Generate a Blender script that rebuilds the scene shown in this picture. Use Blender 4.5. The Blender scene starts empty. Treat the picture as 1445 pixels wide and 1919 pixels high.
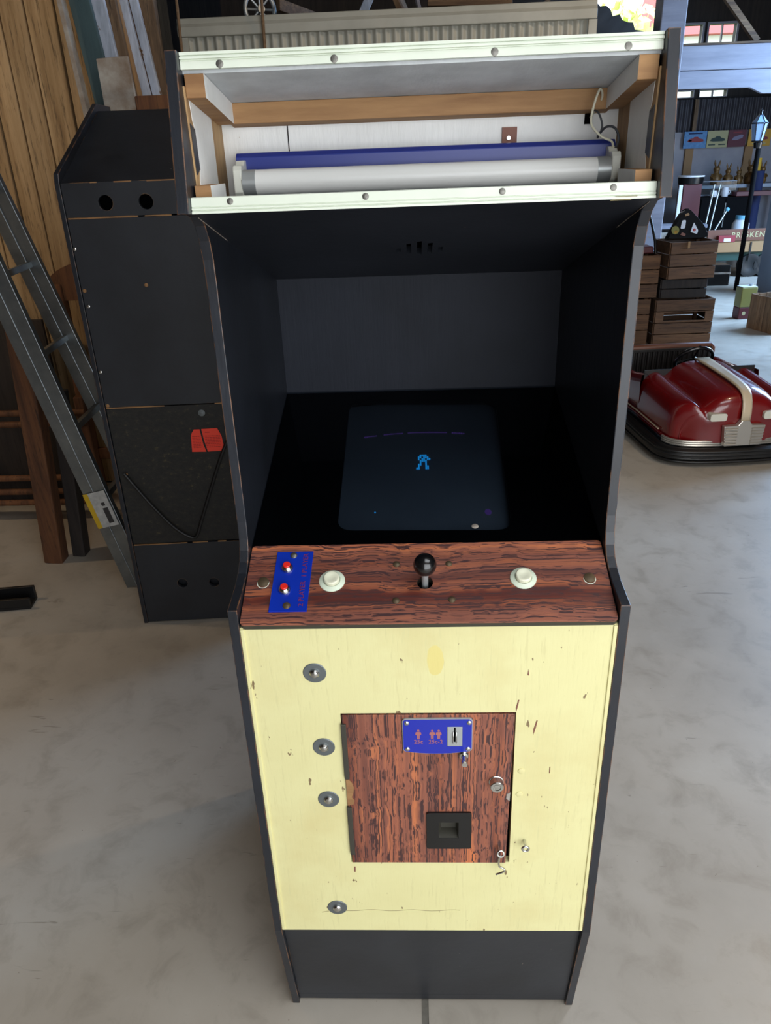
import bpy, bmesh, math, random
from mathutils import Vector, Matrix
from mathutils.geometry import tessellate_polygon
random.seed(7)
PI = math.pi
scene = bpy.context.scene
COL = scene.collection

# ------------------------------------------------------------------ camera
CAM_LOC = (-0.0134, -0.9425, 1.6483)
YAW, PITCH, ROLL = -0.04516, 0.44222, 0.03825
F_PX = 1400.0
def cam_axes():
    cy, sy, cp, sp = math.cos(YAW), math.sin(YAW), math.cos(PITCH), math.sin(PITCH)
    f = Vector((sy*cp, cy*cp, -sp)); r = Vector((cy, -sy, 0)); d = f.cross(r)
    c, s = math.cos(ROLL), math.sin(ROLL)
    return c*r + s*d, -s*r + c*d, f
cr, cd, cf = cam_axes()
cam = bpy.data.cameras.new('camera'); camo = bpy.data.objects.new('camera', cam); COL.objects.link(camo)
m = Matrix.Identity(4)
for i in range(3):
    m[i][0], m[i][1], m[i][2], m[i][3] = cr[i], -cd[i], -cf[i], CAM_LOC[i]
camo.matrix_world = m
cam.sensor_fit = 'VERTICAL'; cam.sensor_height = 24.0; cam.lens = F_PX/1919*24.0
cam.clip_start = 0.05; cam.clip_end = 200
scene.camera = camo

# ------------------------------------------------------------------ world and daylight
world = bpy.data.worlds.new('world'); scene.world = world; world.use_nodes = True
bg = world.node_tree.nodes['Background']
bg.inputs[0].default_value = (0.93, 0.965, 1.0, 1); bg.inputs[1].default_value = 4.9
def portal(name, loc, rot, sx, sy):
    l = bpy.data.lights.new(name, 'AREA'); l.shape = 'RECTANGLE'; l.size = sx; l.size_y = sy; l.energy = 1
    l.cycles.is_portal = True
    o = bpy.data.objects.new(name, l); o.location = loc; o.rotation_euler = rot; COL.objects.link(o)
portal('door_portal', (1.75, -2.6, 1.4), (PI/2, 0, 0), 4.0, 2.8)
portal('skylight_portal', (1.7, -1.35, 4.3), (0, 0, 0), 3.2, 2.1)
portal('side_door_portal', (7.0, 7.2, 1.4), (0, PI/2, 0), 2.8, 3.4)
portal('gable_portal', (2.7, 13.1, 3.6), (-PI/2, 0, 0), 2.5, 0.9)
sd = bpy.data.lights.new('side_door_daylight', 'AREA'); sd.shape = 'RECTANGLE'; sd.size = 2.6; sd.size_y = 3.2; sd.energy = 720; sd.color = (.36, .62, 1.0)
sdo = bpy.data.objects.new('side_door_daylight', sd); sdo.location = (6.3, 7.0, 2.6); sdo.rotation_euler = (0, .62, 0); COL.objects.link(sdo)
def bulb_light(loc, energy, color, r=0.05):
    l = bpy.data.lights.new('bulb_light', 'POINT'); l.energy = energy; l.color = color; l.shadow_soft_size = r
    o = bpy.data.objects.new('bulb_light', l); o.location = loc; COL.objects.link(o)
vs = scene.view_settings
vs.view_transform = 'Standard'; vs.look = 'None'; vs.gamma = 1.0; vs.use_curve_mapping = False
vs.exposure = -0.1
try:
    scene.cycles.use_denoising = True; scene.cycles.max_bounces = 8; scene.cycles.sample_clamp_indirect = 8
except Exception: pass

# ------------------------------------------------------------------ materials
def lin(c):
    def f(v):
        v /= 255.0
        return v/12.92 if v <= 0.04045 else ((v+0.055)/1.055)**2.4
    return (f(c[0]), f(c[1]), f(c[2]), 1.0)
class NT:
    def __init__(s, name):
        s.m = bpy.data.materials.new(name); s.m.use_nodes = True
        s.t = s.m.node_tree; s.b = s.t.nodes['Principled BSDF']; s.out = s.t.nodes['Material Output']
    def n(s, t, **kw):
        x = s.t.nodes.new(t)
        for k, v in kw.items(): setattr(x, k, v)
        return x
    def l(s, a, b): s.t.links.new(a, b)
    def coord(s, scale=(1,1,1), rot=(0,0,0), loc=(0,0,0)):
        tc = s.n('ShaderNodeTexCoord'); mp = s.n('ShaderNodeMapping')
        mp.inputs['Scale'].default_value = scale; mp.inputs['Rotation'].default_value = rot; mp.inputs['Location'].default_value = loc
        s.l(tc.outputs['Object'], mp.inputs[0]); return mp.outputs[0]
    def noise(s, co, scale, detail=5, rough=.55, dist=0):
        x = s.n('ShaderNodeTexNoise'); s.l(co, x.inputs['Vector'])
        x.inputs['Scale'].default_value = scale; x.inputs['Detail'].default_value = detail
        x.inputs['Roughness'].default_value = rough; x.inputs['Distortion'].default_value = dist
        return x.outputs[0]
    def ramp(s, fac, stops):
        x = s.n('ShaderNodeValToRGB'); s.l(fac, x.inputs[0]); e = x.color_ramp.elements
        while len(e) < len(stops): e.new(.5)
        for i, (p, c) in enumerate(stops): e[i].position = p; e[i].color = c
        return x.outputs[0]
    def mix(s, fac, a, b, mode='MIX'):
        x = s.n('ShaderNodeMix', data_type='RGBA', blend_type=mode)
        for sock, v in ((x.inputs[0], fac), (x.inputs[6], a), (x.inputs[7], b)):
            if hasattr(v, 'is_linked') or isinstance(v, bpy.types.NodeSocket): s.l(v, sock)
            else: sock.default_value = v
        return x.outputs[2]
    def bump(s, h, strength, dist=.002):
        x = s.n('ShaderNodeBump'); x.inputs['Strength'].default_value = strength; x.inputs['Distance'].default_value = dist
        s.l(h, x.inputs['Height']); s.l(x.outputs[0], s.b.inputs['Normal'])
W1 = (1,1,1,1); B0 = (0,0,0,1)
def mat(name, c, c2=None, rough=.6, metal=0, scale=6, stretch=(1,1,1), lo=.35, hi=.65, bump=0, bscale=80, bstretch=None, spec=None, coat=0, emit=None, estr=1, speck=None, speckp=.68, speckscale=90, wear=None, wearr=.0025, wearp=.5, trans=0):
    t = NT(name); b = t.b
    b.inputs['Roughness'].default_value = rough; b.inputs['Metallic'].default_value = metal
    if spec is not None: b.inputs['Specular IOR Level'].default_value = spec
    if coat: b.inputs['Coat Weight'].default_value = coat; b.inputs['Coat Roughness'].default_value = .06
    if trans: b.inputs['Transmission Weight'].default_value = trans
    col = lin(c); sock = None
    if c2 is not None or bump or speck or wear: co = t.coord(stretch)
    if c2 is not None:
        sock = t.ramp(t.noise(co, scale, 7, .6), [(lo, lin(c)), (hi, lin(c2))])
    if speck:
        f = t.ramp(t.noise(t.coord(), speckscale, 4, .6), [(speckp, B0), (speckp+.03, W1)])
        sock = t.mix(f, sock if sock else col, lin(speck))
    if wear:
        bv = t.n('ShaderNodeBevel', samples=4); bv.inputs['Radius'].default_value = wearr
        g = t.n('ShaderNodeNewGeometry'); d = t.n('ShaderNodeVectorMath', operation='DOT_PRODUCT')
        t.l(bv.outputs[0], d.inputs[0]); t.l(g.outputs['Normal'], d.inputs[1])
        e = t.ramp(d.outputs['Value'], [(.90, W1), (.985, B0)])
        nz = t.ramp(t.noise(t.coord(), 14, 6, .7), [(wearp-.04, B0), (wearp+.04, W1)])
        f = t.mix(1.0, e, nz, 'MULTIPLY')
        sock = t.mix(f, sock if sock else col, lin(wear))
    if sock: t.l(sock, b.inputs['Base Color'])
    else: b.inputs['Base Color'].default_value = col
    if bump:
        t.bump(t.noise(t.coord(bstretch or stretch), bscale, 6, .6), bump)
    if emit:
        b.inputs['Emission Color'].default_value = lin(emit); b.inputs['Emission Strength'].default_value = estr
    return t.m
def rosewood(name, axis, seed=0.0):
    t = NT(name); st = [1.0, 1.0, 1.0]
    st = [30.0]*3; st[axis] = .42
    co = t.coord(tuple(st), loc=(seed, seed, seed))
    wob = t.noise(t.coord((1,1,1)), 9, 3)
    va = t.n('ShaderNodeVectorMath', operation='MULTIPLY_ADD')
    va.inputs[1].default_value = (.9, .9, .9) if False else (.75,.75,.75)
    t.l(wob, va.inputs[0]); t.l(co, va.inputs[2])
    v = va.outputs[0]
    fine = t.noise(v, 11, 5, .55, .2)
    med = t.noise(v, 2.6, 6, .6, .3)
    broad = t.noise(v, .55, 4, .55, .1)
    c = t.ramp(med, [(.3, lin((116,70,58))), (.5, lin((146,88,68))), (.68, lin((192,114,72)))])
    c2 = t.ramp(broad, [(.36, lin((150,110,110))), (.55, W1), (.7, (1.25,1.12,.95,1))])
    c = t.mix(1.0, c, c2, 'MULTIPLY')
    f = t.ramp(fine, [(.425, W1), (.49, B0)])
    c = t.mix(f, c, lin((64,38,38)))
    t.l(c, t.b.inputs['Base Color'])
    t.b.inputs['Roughness'].default_value = .5
    t.bump(fine, .15, .0006)
    return t.m
def planks(name, a, b2, dark, axis=2, sc=1.0, rough=.75):
    t = NT(name); st = [14.0*sc]*3; st[axis] = .9*sc
    co = t.coord(tuple(st))
    oi = t.n('ShaderNodeObjectInfo'); va = t.n('ShaderNodeVectorMath', operation='ADD')
    ml = t.n('ShaderNodeMath', operation='MULTIPLY'); ml.inputs[1].default_value = 37.0
    t.l(oi.outputs['Random'], ml.inputs[0]); t.l(co, va.inputs[0]); t.l(ml.outputs[0], va.inputs[1])
    n1 = t.noise(va.outputs[0], 1.6, 8, .65, .4); n2 = t.noise(va.outputs[0], 6, 8, .7)
    c = t.ramp(n1, [(.32, lin(dark)), (.48, lin(a)), (.68, lin(b2))])
    f = t.ramp(n2, [(.36, W1), (.46, B0)])
    c = t.mix(f, c, lin(tuple(int(v*.62) for v in a)))
    br = t.n('ShaderNodeMath', operation='MULTIPLY_ADD'); br.inputs[1].default_value = .35; br.inputs[2].default_value = .82
    t.l(oi.outputs['Random'], br.inputs[0])
    hs = t.n('ShaderNodeHueSaturation'); t.l(br.outputs[0], hs.inputs['Value']); t.l(c, hs.inputs['Color'])
    t.l(hs.outputs[0], t.b.inputs['Base Color']); t.b.inputs['Roughness'].default_value = rough
    t.bump(n2, .3, .002)
    return t.m

M = {}
M['black'] = mat('black_paint', (25,28,34), (34,37,44), rough=.42, scale=5, bump=.25, bscale=45, bstretch=(1,1,.25), speck=(120,105,85), speckp=.745, speckscale=55)
M['black_side'] = mat('black_side_paint', (26,29,35), (36,40,48), rough=.38, scale=5, bump=.3, bscale=60, bstretch=(1,1,.3), wear=(176,120,72), wearr=.0018, wearp=.505)
M['black_back'] = mat('black_backing_paint', (22,26,35), (28,32,42), rough=.6, spec=.22, scale=5, bump=.5, bscale=26, bstretch=(1.5,1,.12))
M['black_worn'] = mat('black_worn_paint', (29,31,36), (40,43,49), rough=.45, scale=4, bump=.2, bscale=40, speck=(150,140,120), speckp=.73, speckscale=40, wear=(190,140,85), wearr=.002, wearp=.55)
M['black_plastic'] = mat('black_plastic', (16,16,17), rough=.3)
M['black_satin'] = mat('black_satin', (14,14,15), rough=.25, coat=.5)
M['matte_black'] = mat('matte_black', (14,14,16), rough=.85, spec=.1)
M['rubber'] = mat('rubber', (15,15,16), rough=.45)
M['dark_void'] = mat('dark_void', (8,8,9), rough=.9, spec=0)
def yellow_mat():
    t = NT('yellow_paint')
    n = t.noise(t.coord(), 3.5, 6, .6)
    c = t.ramp(n, [(.3, lin((218,211,154))), (.5, lin((223,217,161))), (.72, lin((212,200,142)))])
    br = t.noise(t.coord((60,60,5)), 3, 6, .65)
    c = t.mix(t.ramp(br, [(.33, W1), (.43, B0)]), c, lin((214,207,152)))
    sp = t.noise(t.coord((1,1,.4)), 85, 3, .5)
    c = t.mix(t.ramp(sp, [(.715, B0), (.735, W1)]), c, lin((128,108,76)))
    # filler patch with a shape of its own
    tc = t.n('ShaderNodeTexCoord'); mp = t.n('ShaderNodeMapping', vector_type='POINT')
    mp.inputs['Location'].default_value = (-.012/.019, 0, -.945/.038)
    mp.inputs['Scale'].default_value = (1/.019, 0, 1/.038)
    t.l(tc.outputs['Object'], mp.inputs[0])
    ln = t.n('ShaderNodeVectorMath', operation='LENGTH'); t.l(mp.outputs[0], ln.inputs[0])
    ad = t.n('ShaderNodeMath', operation='MULTIPLY_ADD'); ad.inputs[1].default_value = .5; t.l(t.noise(t.coord(), 28, 3), ad.inputs[0]); t.l(ln.outputs['Value'], ad.inputs[2])
    c = t.mix(t.ramp(ad.outputs[0], [(1.05, W1), (1.12, B0)]) if False else t.ramp(ad.outputs[0], [(.93, W1), (.99, B0)]), c, lin((222,208,132)))
    t.l(c, t.b.inputs['Base Color']); t.b.inputs['Roughness'].default_value = .5
    t.bump(br, .25, .001)
    return t.m
M['yellow'] = yellow_mat()
M['cp_wood'] = rosewood('rosewood_laminate_across', 0, 1.3)
M['door_wood'] = rosewood('rosewood_laminate_upright', 2, 4.1)
M['edge_olive'] = mat('edge_band', (58,56,48), rough=.45)
M['white_paint'] = mat('brushed_white_paint', (226,226,222), (236,236,232), rough=.55, scale=12, bump=.7, bscale=30, bstretch=(2.5,1,.35), speck=(150,110,70), speckp=.73, speckscale=40)
M['grey_white'] = mat('grey_white_paint', (176,180,182), (198,202,204), rough=.5, scale=14, bump=.9, bscale=22, bstretch=(2.2,.8,1), speck=(120,85,60), speckp=.735, speckscale=30)
M['raw_wood'] = mat('raw_wood', (132,94,58), (166,126,82), rough=.7, scale=5, stretch=(1,8,8), bump=.3, bscale=30)
M['raw_wood_z'] = mat('raw_wood_upright', (150,116,78), (188,154,108), rough=.7, scale=5, stretch=(8,8,1), bump=.3, bscale=30)
M['cream'] = mat('cream_trim', (214,222,205), (224,230,214), rough=.35, scale=9, speck=(165,150,105), speckp=.76, speckscale=25)
M['screw'] = mat('dull_screw', (120,118,112), rough=.4, metal=.8, bump=.3, bscale=300)
M['steel'] = mat('bright_steel', (200,200,196), rough=.22, metal=1)
M['zinc'] = mat('zinc_washer', (112,118,120), rough=.45, metal=.6)
M['bronze'] = mat('bronze_bolt', (92,78,58), rough=.5, metal=.5)
M['blue_metal'] = mat('blue_enamel', (34,50,132), rough=.35)
M['blue_plate'] = mat('blue_plate', (14,44,160), (20,52,172), rough=.22, scale=3, coat=.3)
M['blue_plate2'] = mat('blue_coin_plate', (30,44,165), rough=.3)
M['print_red'] = mat('print_red', (110,40,90), rough=.4)
M['print_copper'] = mat('print_copper', (168,104,100), rough=.4)
M['red'] = mat('red_button', (226,44,34), rough=.3)
M['ivory'] = mat('ivory_plastic', (226,226,200), rough=.35)
M['ivory2'] = mat('pale_green_ivory', (214,224,202), rough=.35)
M['tube'] = mat('tube_glass', (240,240,236), rough=.3)
M['holder'] = mat('lampholder_plastic', (222,222,210), rough=.4)
M['alu'] = mat('aluminium', (176,180,180), rough=.35, metal=.45)
M['brown'] = mat('brown_board', (128,82,66), rough=.6)
M['wire_w'] = mat('white_wire', (206,202,180), rough=.5)
M['wire_k'] = mat('grey_wire', (60,62,66), rough=.5)
M['tape'] = mat('masking_tape', (160,150,112), rough=.7)
M['bezel'] = mat('monitor_bezel', (7,7,9), rough=.3)
M['crt'] = mat('dark_picture_tube', (88,94,102), (96,102,110), rough=.35, scale=7)
M['sprite'] = mat('screen_blue', (20,60,90), emit=(30,150,225), estr=1.3)
M['sprite2'] = mat('screen_violet', (30,20,45), emit=(80,55,125), estr=.7)
def glass_mat(name, tint, gl=.1, rough=.04):
    t = NT(name); nt = t.t; nt.nodes.remove(t.b)
    tr = t.n('ShaderNodeBsdfTransparent'); tr.inputs[0].default_value = tint
    g = t.n('ShaderNodeBsdfGlossy'); g.inputs['Roughness'].default_value = rough
    fr = t.n('ShaderNodeFresnel'); fr.inputs[0].default_value = 1.45
    ge = t.n('ShaderNodeNewGeometry'); sb_ = t.n('ShaderNodeMath', operation='SUBTRACT', use_clamp=True); t.l(fr.outputs[0], sb_.inputs[0]); t.l(ge.outputs['Backfacing'], sb_.inputs[1])
    mx = t.n('ShaderNodeMixShader'); t.l(sb_.outputs[0], mx.inputs[0]); t.l(tr.outputs[0], mx.inputs[1]); t.l(g.outputs[0], mx.inputs[2])
    t.l(mx.outputs[0], t.out.inputs[0]); return t.m
M['glass'] = glass_mat('tinted_glass', (.62,.66,.7,1))
M['pane'] = glass_mat('window_glass', (.92,.95,.95,1))
# room
def floor_mat():
    t = NT('concrete')
    a = t.noise(t.coord(), 1.1, 8, .62); b2 = t.noise(t.coord(), 9, 8, .65, .5); c3 = t.noise(t.coord(), 70, 4, .6)
    c = t.ramp(a, [(.3, lin((162,154,142))), (.5, lin((178,170,158))), (.7, lin((190,184,173)))])
    c = t.mix(t.ramp(b2, [(.3, (.55,.55,.55,1)), (.5, B0)]), c, lin((146,138,126)))
    c = t.mix(t.ramp(b2, [(.66, B0), (.8, (.8,.8,.8,1))]), c, lin((190,186,178)))
    c = t.mix(t.ramp(c3, [(.72, B0), (.745, W1)]), c, lin((110,98,84)))
    sc = t.noise(t.coord((1,7,1), rot=(0,0,.6)), 5, 4, .5, 1.2)
    c = t.mix(t.ramp(sc, [(.70, B0), (.74, (.6,.6,.6,1))]), c, lin((128,120,108)))
    t.l(c, t.b.inputs['Base Color'])
    r = t.ramp(b2, [(.3, (.36,.36,.36,1)), (.7, (.5,.5,.5,1))]); t.l(r, t.b.inputs['Roughness'])
    t.bump(b2, .08, .002); return t.m
M['floor'] = floor_mat()
M['joint'] = mat('joint_filler', (104,100,92), (122,118,108), rough=.8, scale=40)
M['pine'] = planks('pine_boards', (168,140,102), (190,162,124), (140,112,78))
M['old_wood'] = planks('old_brown_wood', (104,82,60), (128,104,78), (72,54,38))
M['old_wood_h'] = planks('old_brown_wood_level', (98,76,55), (125,100,72), (70,50,36), axis=0)
M['dark_wood'] = planks('dark_roof_wood', (38,32,30), (50,42,38), (24,20,20))
M['post_wood'] = planks('dark_post_wood', (96,60,36), (118,78,46), (66,40,24))
M['teal'] = mat('teal_board', (52,72,76), (66,88,92), rough=.7, scale=5, stretch=(4,4,.6), bump=.3)
M['peel'] = mat('peeling_white_board', (150,158,172), (198,206,222), rough=.6, scale=5, stretch=(5,5,.8), bump=.6, bscale=25, speck=(110,84,62), speckp=.64, speckscale=12)
M['ply'] = mat('stained_pale_board', (120,100,82), (172,168,160), rough=.7, scale=8, bump=.4)
M['corr_cream'] = mat('cream_corrugated', (158,156,144), (174,172,160), rough=.5, scale=4, speck=(92,86,72), speckp=.72, speckscale=14)
M['corr_dark'] = mat('dark_corrugated', (58,56,62), (70,68,74), rough=.55, scale=3)
M['white_wood'] = mat('white_painted_timber', (124,124,136), (144,144,156), rough=.6, scale=3, stretch=(.5,4,4), speck=(150,130,110), speckp=.72, speckscale=12)
M['wall_white'] = mat('white_wall', (150,148,156), (166,164,170), rough=.8, scale=2)
M['roof'] = mat('roof_underside', (34,31,31), (46,42,40), rough=.8, scale=2)
M['galv'] = mat('galvanised_steel', (118,124,128), (142,148,150), rough=.38, metal=.85, scale=9, bump=.05)
M['sticker'] = mat('sticker_white', (186,186,182), (160,160,158), rough=.6, scale=40)
M['sticker_y'] = mat('sticker_yellow', (196,160,30), rough=.6)
M['ink'] = mat('ink', (50,48,48), rough=.7)
M['orange'] = mat('orange_tag', (236,66,44), rough=.55)
M['orange_ink'] = mat('orange_tag_print', (176,36,26), rough=.6)
def rough_black():
    t = NT('rough_black_board')
    n = t.noise(t.coord((1,1,1.6)), 40, 8, .75)
    b2 = t.noise(t.coord(), 4, 4, .6)
    ad = t.n('ShaderNodeMath', operation='MULTIPLY_ADD'); ad.inputs[1].default_value = .25; t.l(b2, ad.inputs[0]); t.l(n, ad.inputs[2])
    c = t.ramp(ad.outputs[0], [(.54, lin((19,19,19))), (.72, lin((34,32,27))), (.85, lin((84,72,44)))])
    t.l(c, t.b.inputs['Base Color']); t.b.inputs['Roughness'].default_value = .6
    t.bump(n, .5, .002); return t.m
M['rough_black'] = rough_black()
M['car_red'] = mat('car_red', (108,12,15), (118,15,17), rough=.25, scale=3, coat=.8)
M['car_cream'] = mat('car_cream_stripe', (196,180,152), rough=.35, coat=.3)
M['car_chrome'] = mat('car_silver_trim', (196,190,180), rough=.3, metal=.75)
M['car_lamp'] = mat('car_headlamp', (206,204,190), rough=.4)
M['car_brown'] = mat('car_brown_rim', (104,62,44), rough=.5)
M['seat'] = mat('dark_seat', (24,22,22), rough=.5)
M['crate'] = planks('crate_wood', (92,64,42), (112,80,54), (70,46,30), axis=0)
M['crate2'] = planks('pale_crate_wood', (124,96,70), (146,116,88), (96,72,52), axis=2)
M['green'] = mat('green_chassis', (22,62,54), rough=.5)
M['grey_steel'] = mat('grey_enamel', (122,134,150), (132,144,160), rough=.4, scale=3)
M['olive'] = mat('olive_tin', (124,120,62), rough=.4)
M['maroon'] = mat('maroon_paint', (84,22,30), rough=.45)
M['white_gloss'] = mat('white_gloss', (220,224,230), rough=.3)
M['pale_blue'] = mat('pale_blue', (110,180,210), rough=.4)
M['navy'] = mat('navy_cloth', (30,42,84), rough=.8)
M['yellow_s'] = mat('yellow_cloth', (200,160,40), rough=.7)
M['tan'] = mat('tan', (150,116,78), rough=.7)
M['gold'] = mat('bronze_figure', (92,66,38), (128,96,50), rough=.45, scale=30, metal=.3)
M['sign_blue'] = mat('sign_blue', (72,124,178), (92,146,196), rough=.6, scale=20)
M['sign_cream'] = mat('sign_cream', (178,172,128), rough=.6)
M['sign_maroon'] = mat('sign_maroon', (92,30,46), rough=.6)
M['sign_yellow'] = mat('sign_yellow', (206,156,52), rough=.6)
M['sign_dk'] = mat('sign_dark_green', (28,56,52), rough=.6)
M['sign_red'] = mat('sign_red', (140,44,52), rough=.6)
M['sign_grey'] = mat('sign_grey', (130,124,150), rough=.6)
M['lantern_glass'] = mat('lantern_glass', (150,180,220), rough=.2)
M['rope'] = mat('rope', (110,86,62), (130,104,78), rough=.9, scale=60)
M['leaf'] = mat('leaf', (190,205,120), (220,228,160), rough=.7, scale=6)
M['barn_red'] = mat('barn_red', (196,96,100), rough=.8)
M['grass'] = mat('grass', (90,120,50), (130,150,70), rough=.9, scale=4)
M['bulb'] = mat('lit_bulb', (255,220,170), emit=(255,205,140), estr=12)

# ------------------------------------------------------------------ mesh helpers
class MB:
    def __init__(s): s.v = []; s.f = []; s.mi = []; s.cur = 0
    def add(s, vs, fs):
        o = len(s.v); s.v += [tuple(v) for v in vs]; s.f += [tuple(i+o for i in f) for f in fs]; s.mi += [s.cur]*len(fs); return s
    def box(s, c, d, R=None):
        x, y, z = d[0]/2, d[1]/2, d[2]/2; c = Vector(c)
        vs = [Vector((a*x, b*y, e*z)) for a in (-1,1) for b in (-1,1) for e in (-1,1)]
        if R is not None: vs = [R @ v for v in vs]
        return s.add([v+c for v in vs], [(0,1,3,2),(4,6,7,5),(0,4,5,1),(2,3,7,6),(0,2,6,4),(1,5,7,3)])
    def bb(s, x0, x1, y0, y1, z0, z1): return s.box(((x0+x1)/2,(y0+y1)/2,(z0+z1)/2), (x1-x0,y1-y0,z1-z0))
    def prism(s, pts, a, lo, hi, holes=()):
        """2D outline (with holes) pushed along axis a from lo to hi"""
        loops = [list(pts)] + [list(h) for h in holes]
        def P(p, t):
            if a == 0: return (t, p[0], p[1])
            if a == 1: return (p[0], t, p[1])
            return (p[0], p[1], t)
        flat = [p for L in loops for p in L]; n = len(flat)
        tri = tessellate_polygon([[Vector((p[0], p[1], 0)) for p in L] for L in loops])
        vs = [P(p, lo) for p in flat] + [P(p, hi) for p in flat]
        fs = [tuple(t) for t in tri] + [tuple(i+n for i in reversed(t)) for t in tri]
        k = 0
        for L in loops:
            q = len(L)
            for i in range(q): fs.append((k+i, k+(i+1)%q, n+k+(i+1)%q, n+k+i))
            k += q
        return s.add(vs, fs)
    def frame(s, d):
        d = Vector(d).normalized(); u = d.orthogonal().normalized(); return u, d.cross(u), d
    def cyl(s, p0, p1, r, n=16, r1=None):
        return s.lathe(p0, Vector(p1)-Vector(p0), [(0,0),(r,0),(r if r1 is None else r1,1),(0,1)], n, True)
    def lathe(s, o, d, prof, n=20, rel=False):
        """profile of (radius, height along d)"""
        o = Vector(o); L = Vector(d).length if rel else 1.0
        u, w, dd = s.frame(d); vs = []; fs = []; rows = []
        for r, h in prof:
            if r < 1e-7: rows.append([len(vs)]); vs.append(o+dd*h*L)
            else:
                rows.append(list(range(len(vs), len(vs)+n)))
                vs += [o+dd*h*L+(u*math.cos(2*PI*i/n)+w*math.sin(2*PI*i/n))*r for i in range(n)]
        for A, B in zip(rows, rows[1:]):
            for i in range(n):
                j = (i+1) % n
                if len(A) == 1 and len(B) == 1: continue
                if len(A) == 1: fs.append((A[0], B[j], B[i]))
                elif len(B) == 1: fs.append((A[i], A[j], B[0]))
                else: fs.append((A[i], A[j], B[j], B[i]))
        return s.add(vs, fs)
    def sphere(s, c, r, n=20, k=12, sc=(1,1,1)):
        o = len(s.v)
        s.lathe((0,0,0), (0,0,1), [(r*math.sin(PI*i/k), -r*math.cos(PI*i/k)) for i in range(k+1)], n)
        for i in range(o, len(s.v)):
            v = s.v[i]; s.v[i] = (c[0]+v[0]*sc[0], c[1]+v[1]*sc[1], c[2]+v[2]*sc[2])
        return s
    def tube(s, pts, r, n=8, closed=False):
        P = [Vector(p) for p in pts]; m_ = len(P); vs = []; fs = []; u = None
        for i, p in enumerate(P):
            t = (P[(i+1)%m_]-P[i-1]) if closed else (P[min(i+1,m_-1)]-P[max(i-1,0)])
            t.normalize()
            if u is None: u = t.orthogonal().normalized()
            u = (u - t*u.dot(t)).normalized(); w = t.cross(u)
            rr = r[i] if isinstance(r, (list, tuple)) else r
            vs += [p+(u*math.cos(2*PI*k/n)+w*math.sin(2*PI*k/n))*rr for k in range(n)]
        for i in range(m_ if closed else m_-1):
            j = (i+1) % m_
            for k in range(n): fs.append((i*n+k, i*n+(k+1)%n, j*n+(k+1)%n, j*n+k))
        if not closed: fs += [tuple(range(n-1,-1,-1)), tuple((m_-1)*n+k for k in range(n))]
        return s.add(vs, fs)
    def grid(s, rows, close=False):
        o = []; n = len(rows[0]); vs = [p for r in rows for p in r]
        fs = [(i*n+k, i*n+k+1, (i+1)*n+k+1, (i+1)*n+k) for i in range(len(rows)-1) for k in range(n-1)]
        return s.add(vs, fs)
    def beam(s, a, b, w, h, up=(0,0,1)):
        a, b = Vector(a), Vector(b); d = (b-a); L = d.length; d.normalize(); u = Vector(up); x = d.cross(u).normalized(); u = x.cross(d)
        vs = [a+x*sx*w/2+u*su*h/2+d*t*L for t in (0,1) for sx, su in ((-1,-1),(1,-1),(1,1),(-1,1))]
        return s.add(vs, [(0,3,2,1),(4,5,6,7),(0,1,5,4),(1,2,6,5),(2,3,7,6),(3,0,4,7)])
    def build(s, name, mats, parent=None, smooth=None, bevel=0, sub=0, label=None, seg=2):
        me = bpy.data.meshes.new(name); me.from_pydata(s.v, [], s.f); me.update()
        bm = bmesh.new(); bm.from_mesh(me); bmesh.ops.recalc_face_normals(bm, faces=bm.faces); bm.to_mesh(me); bm.free()
        if not isinstance(mats, (list, tuple)): mats = [mats]
        for q in mats: me.materials.append(M[q])
        me.polygons.foreach_set('material_index', s.mi)
        if smooth is not None:
            me.polygons.foreach_set('use_smooth', [True]*len(me.polygons)); me.set_sharp_from_angle(angle=math.radians(smooth))
        o = bpy.data.objects.new(name, me); COL.objects.link(o)
        if parent is not None: o.parent = parent
        if bevel:
            b = o.modifiers.new('bevel', 'BEVEL'); b.width = bevel; b.segments = seg; b.limit_method = 'ANGLE'; b.angle_limit = math.radians(40)
        if sub:
            q = o.modifiers.new('subd', 'SUBSURF'); q.levels = sub; q.render_levels = sub
        if label: o['label'] = label
        return o
def tag(o, label, cat, group=None):
    o['label'] = label; o['category'] = cat
    if group: o['group'] = group
    return o
def struct(o, label=None):
    o['kind'] = 'structure'
    if label: o['label'] = label
    return o
def thing(name, label, cat, loc=(0,0,0), rz=0, group=None, rot=None):
    o = bpy.data.objects.new(name, None); COL.objects.link(o); o.location = loc
    o.rotation_euler = rot or (0,0,rz); o.empty_display_size = .1
    return tag(o, label, cat, group)
def copy_tree(o, parent=None):
    c = o.copy(); COL.objects.link(c); c.parent = parent
    for ch in o.children: copy_tree(ch, c)
    return c
def circ(cx, cy, r, n=20): return [(cx+r*math.cos(2*PI*i/n), cy+r*math.sin(2*PI*i/n)) for i in range(n)]
def rrect(x0, x1, y0, y1, r, n=5):
    pts = []
    for cx, cy, a in ((x1-r,y1-r,0),(x0+r,y1-r,PI/2),(x0+r,y0+r,PI),(x1-r,y0+r,1.5*PI)):
        pts += [(cx+r*math.cos(a+PI/2*i/n), cy+r*math.sin(a+PI/2*i/n)) for i in range(n+1)]
    return pts
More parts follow.
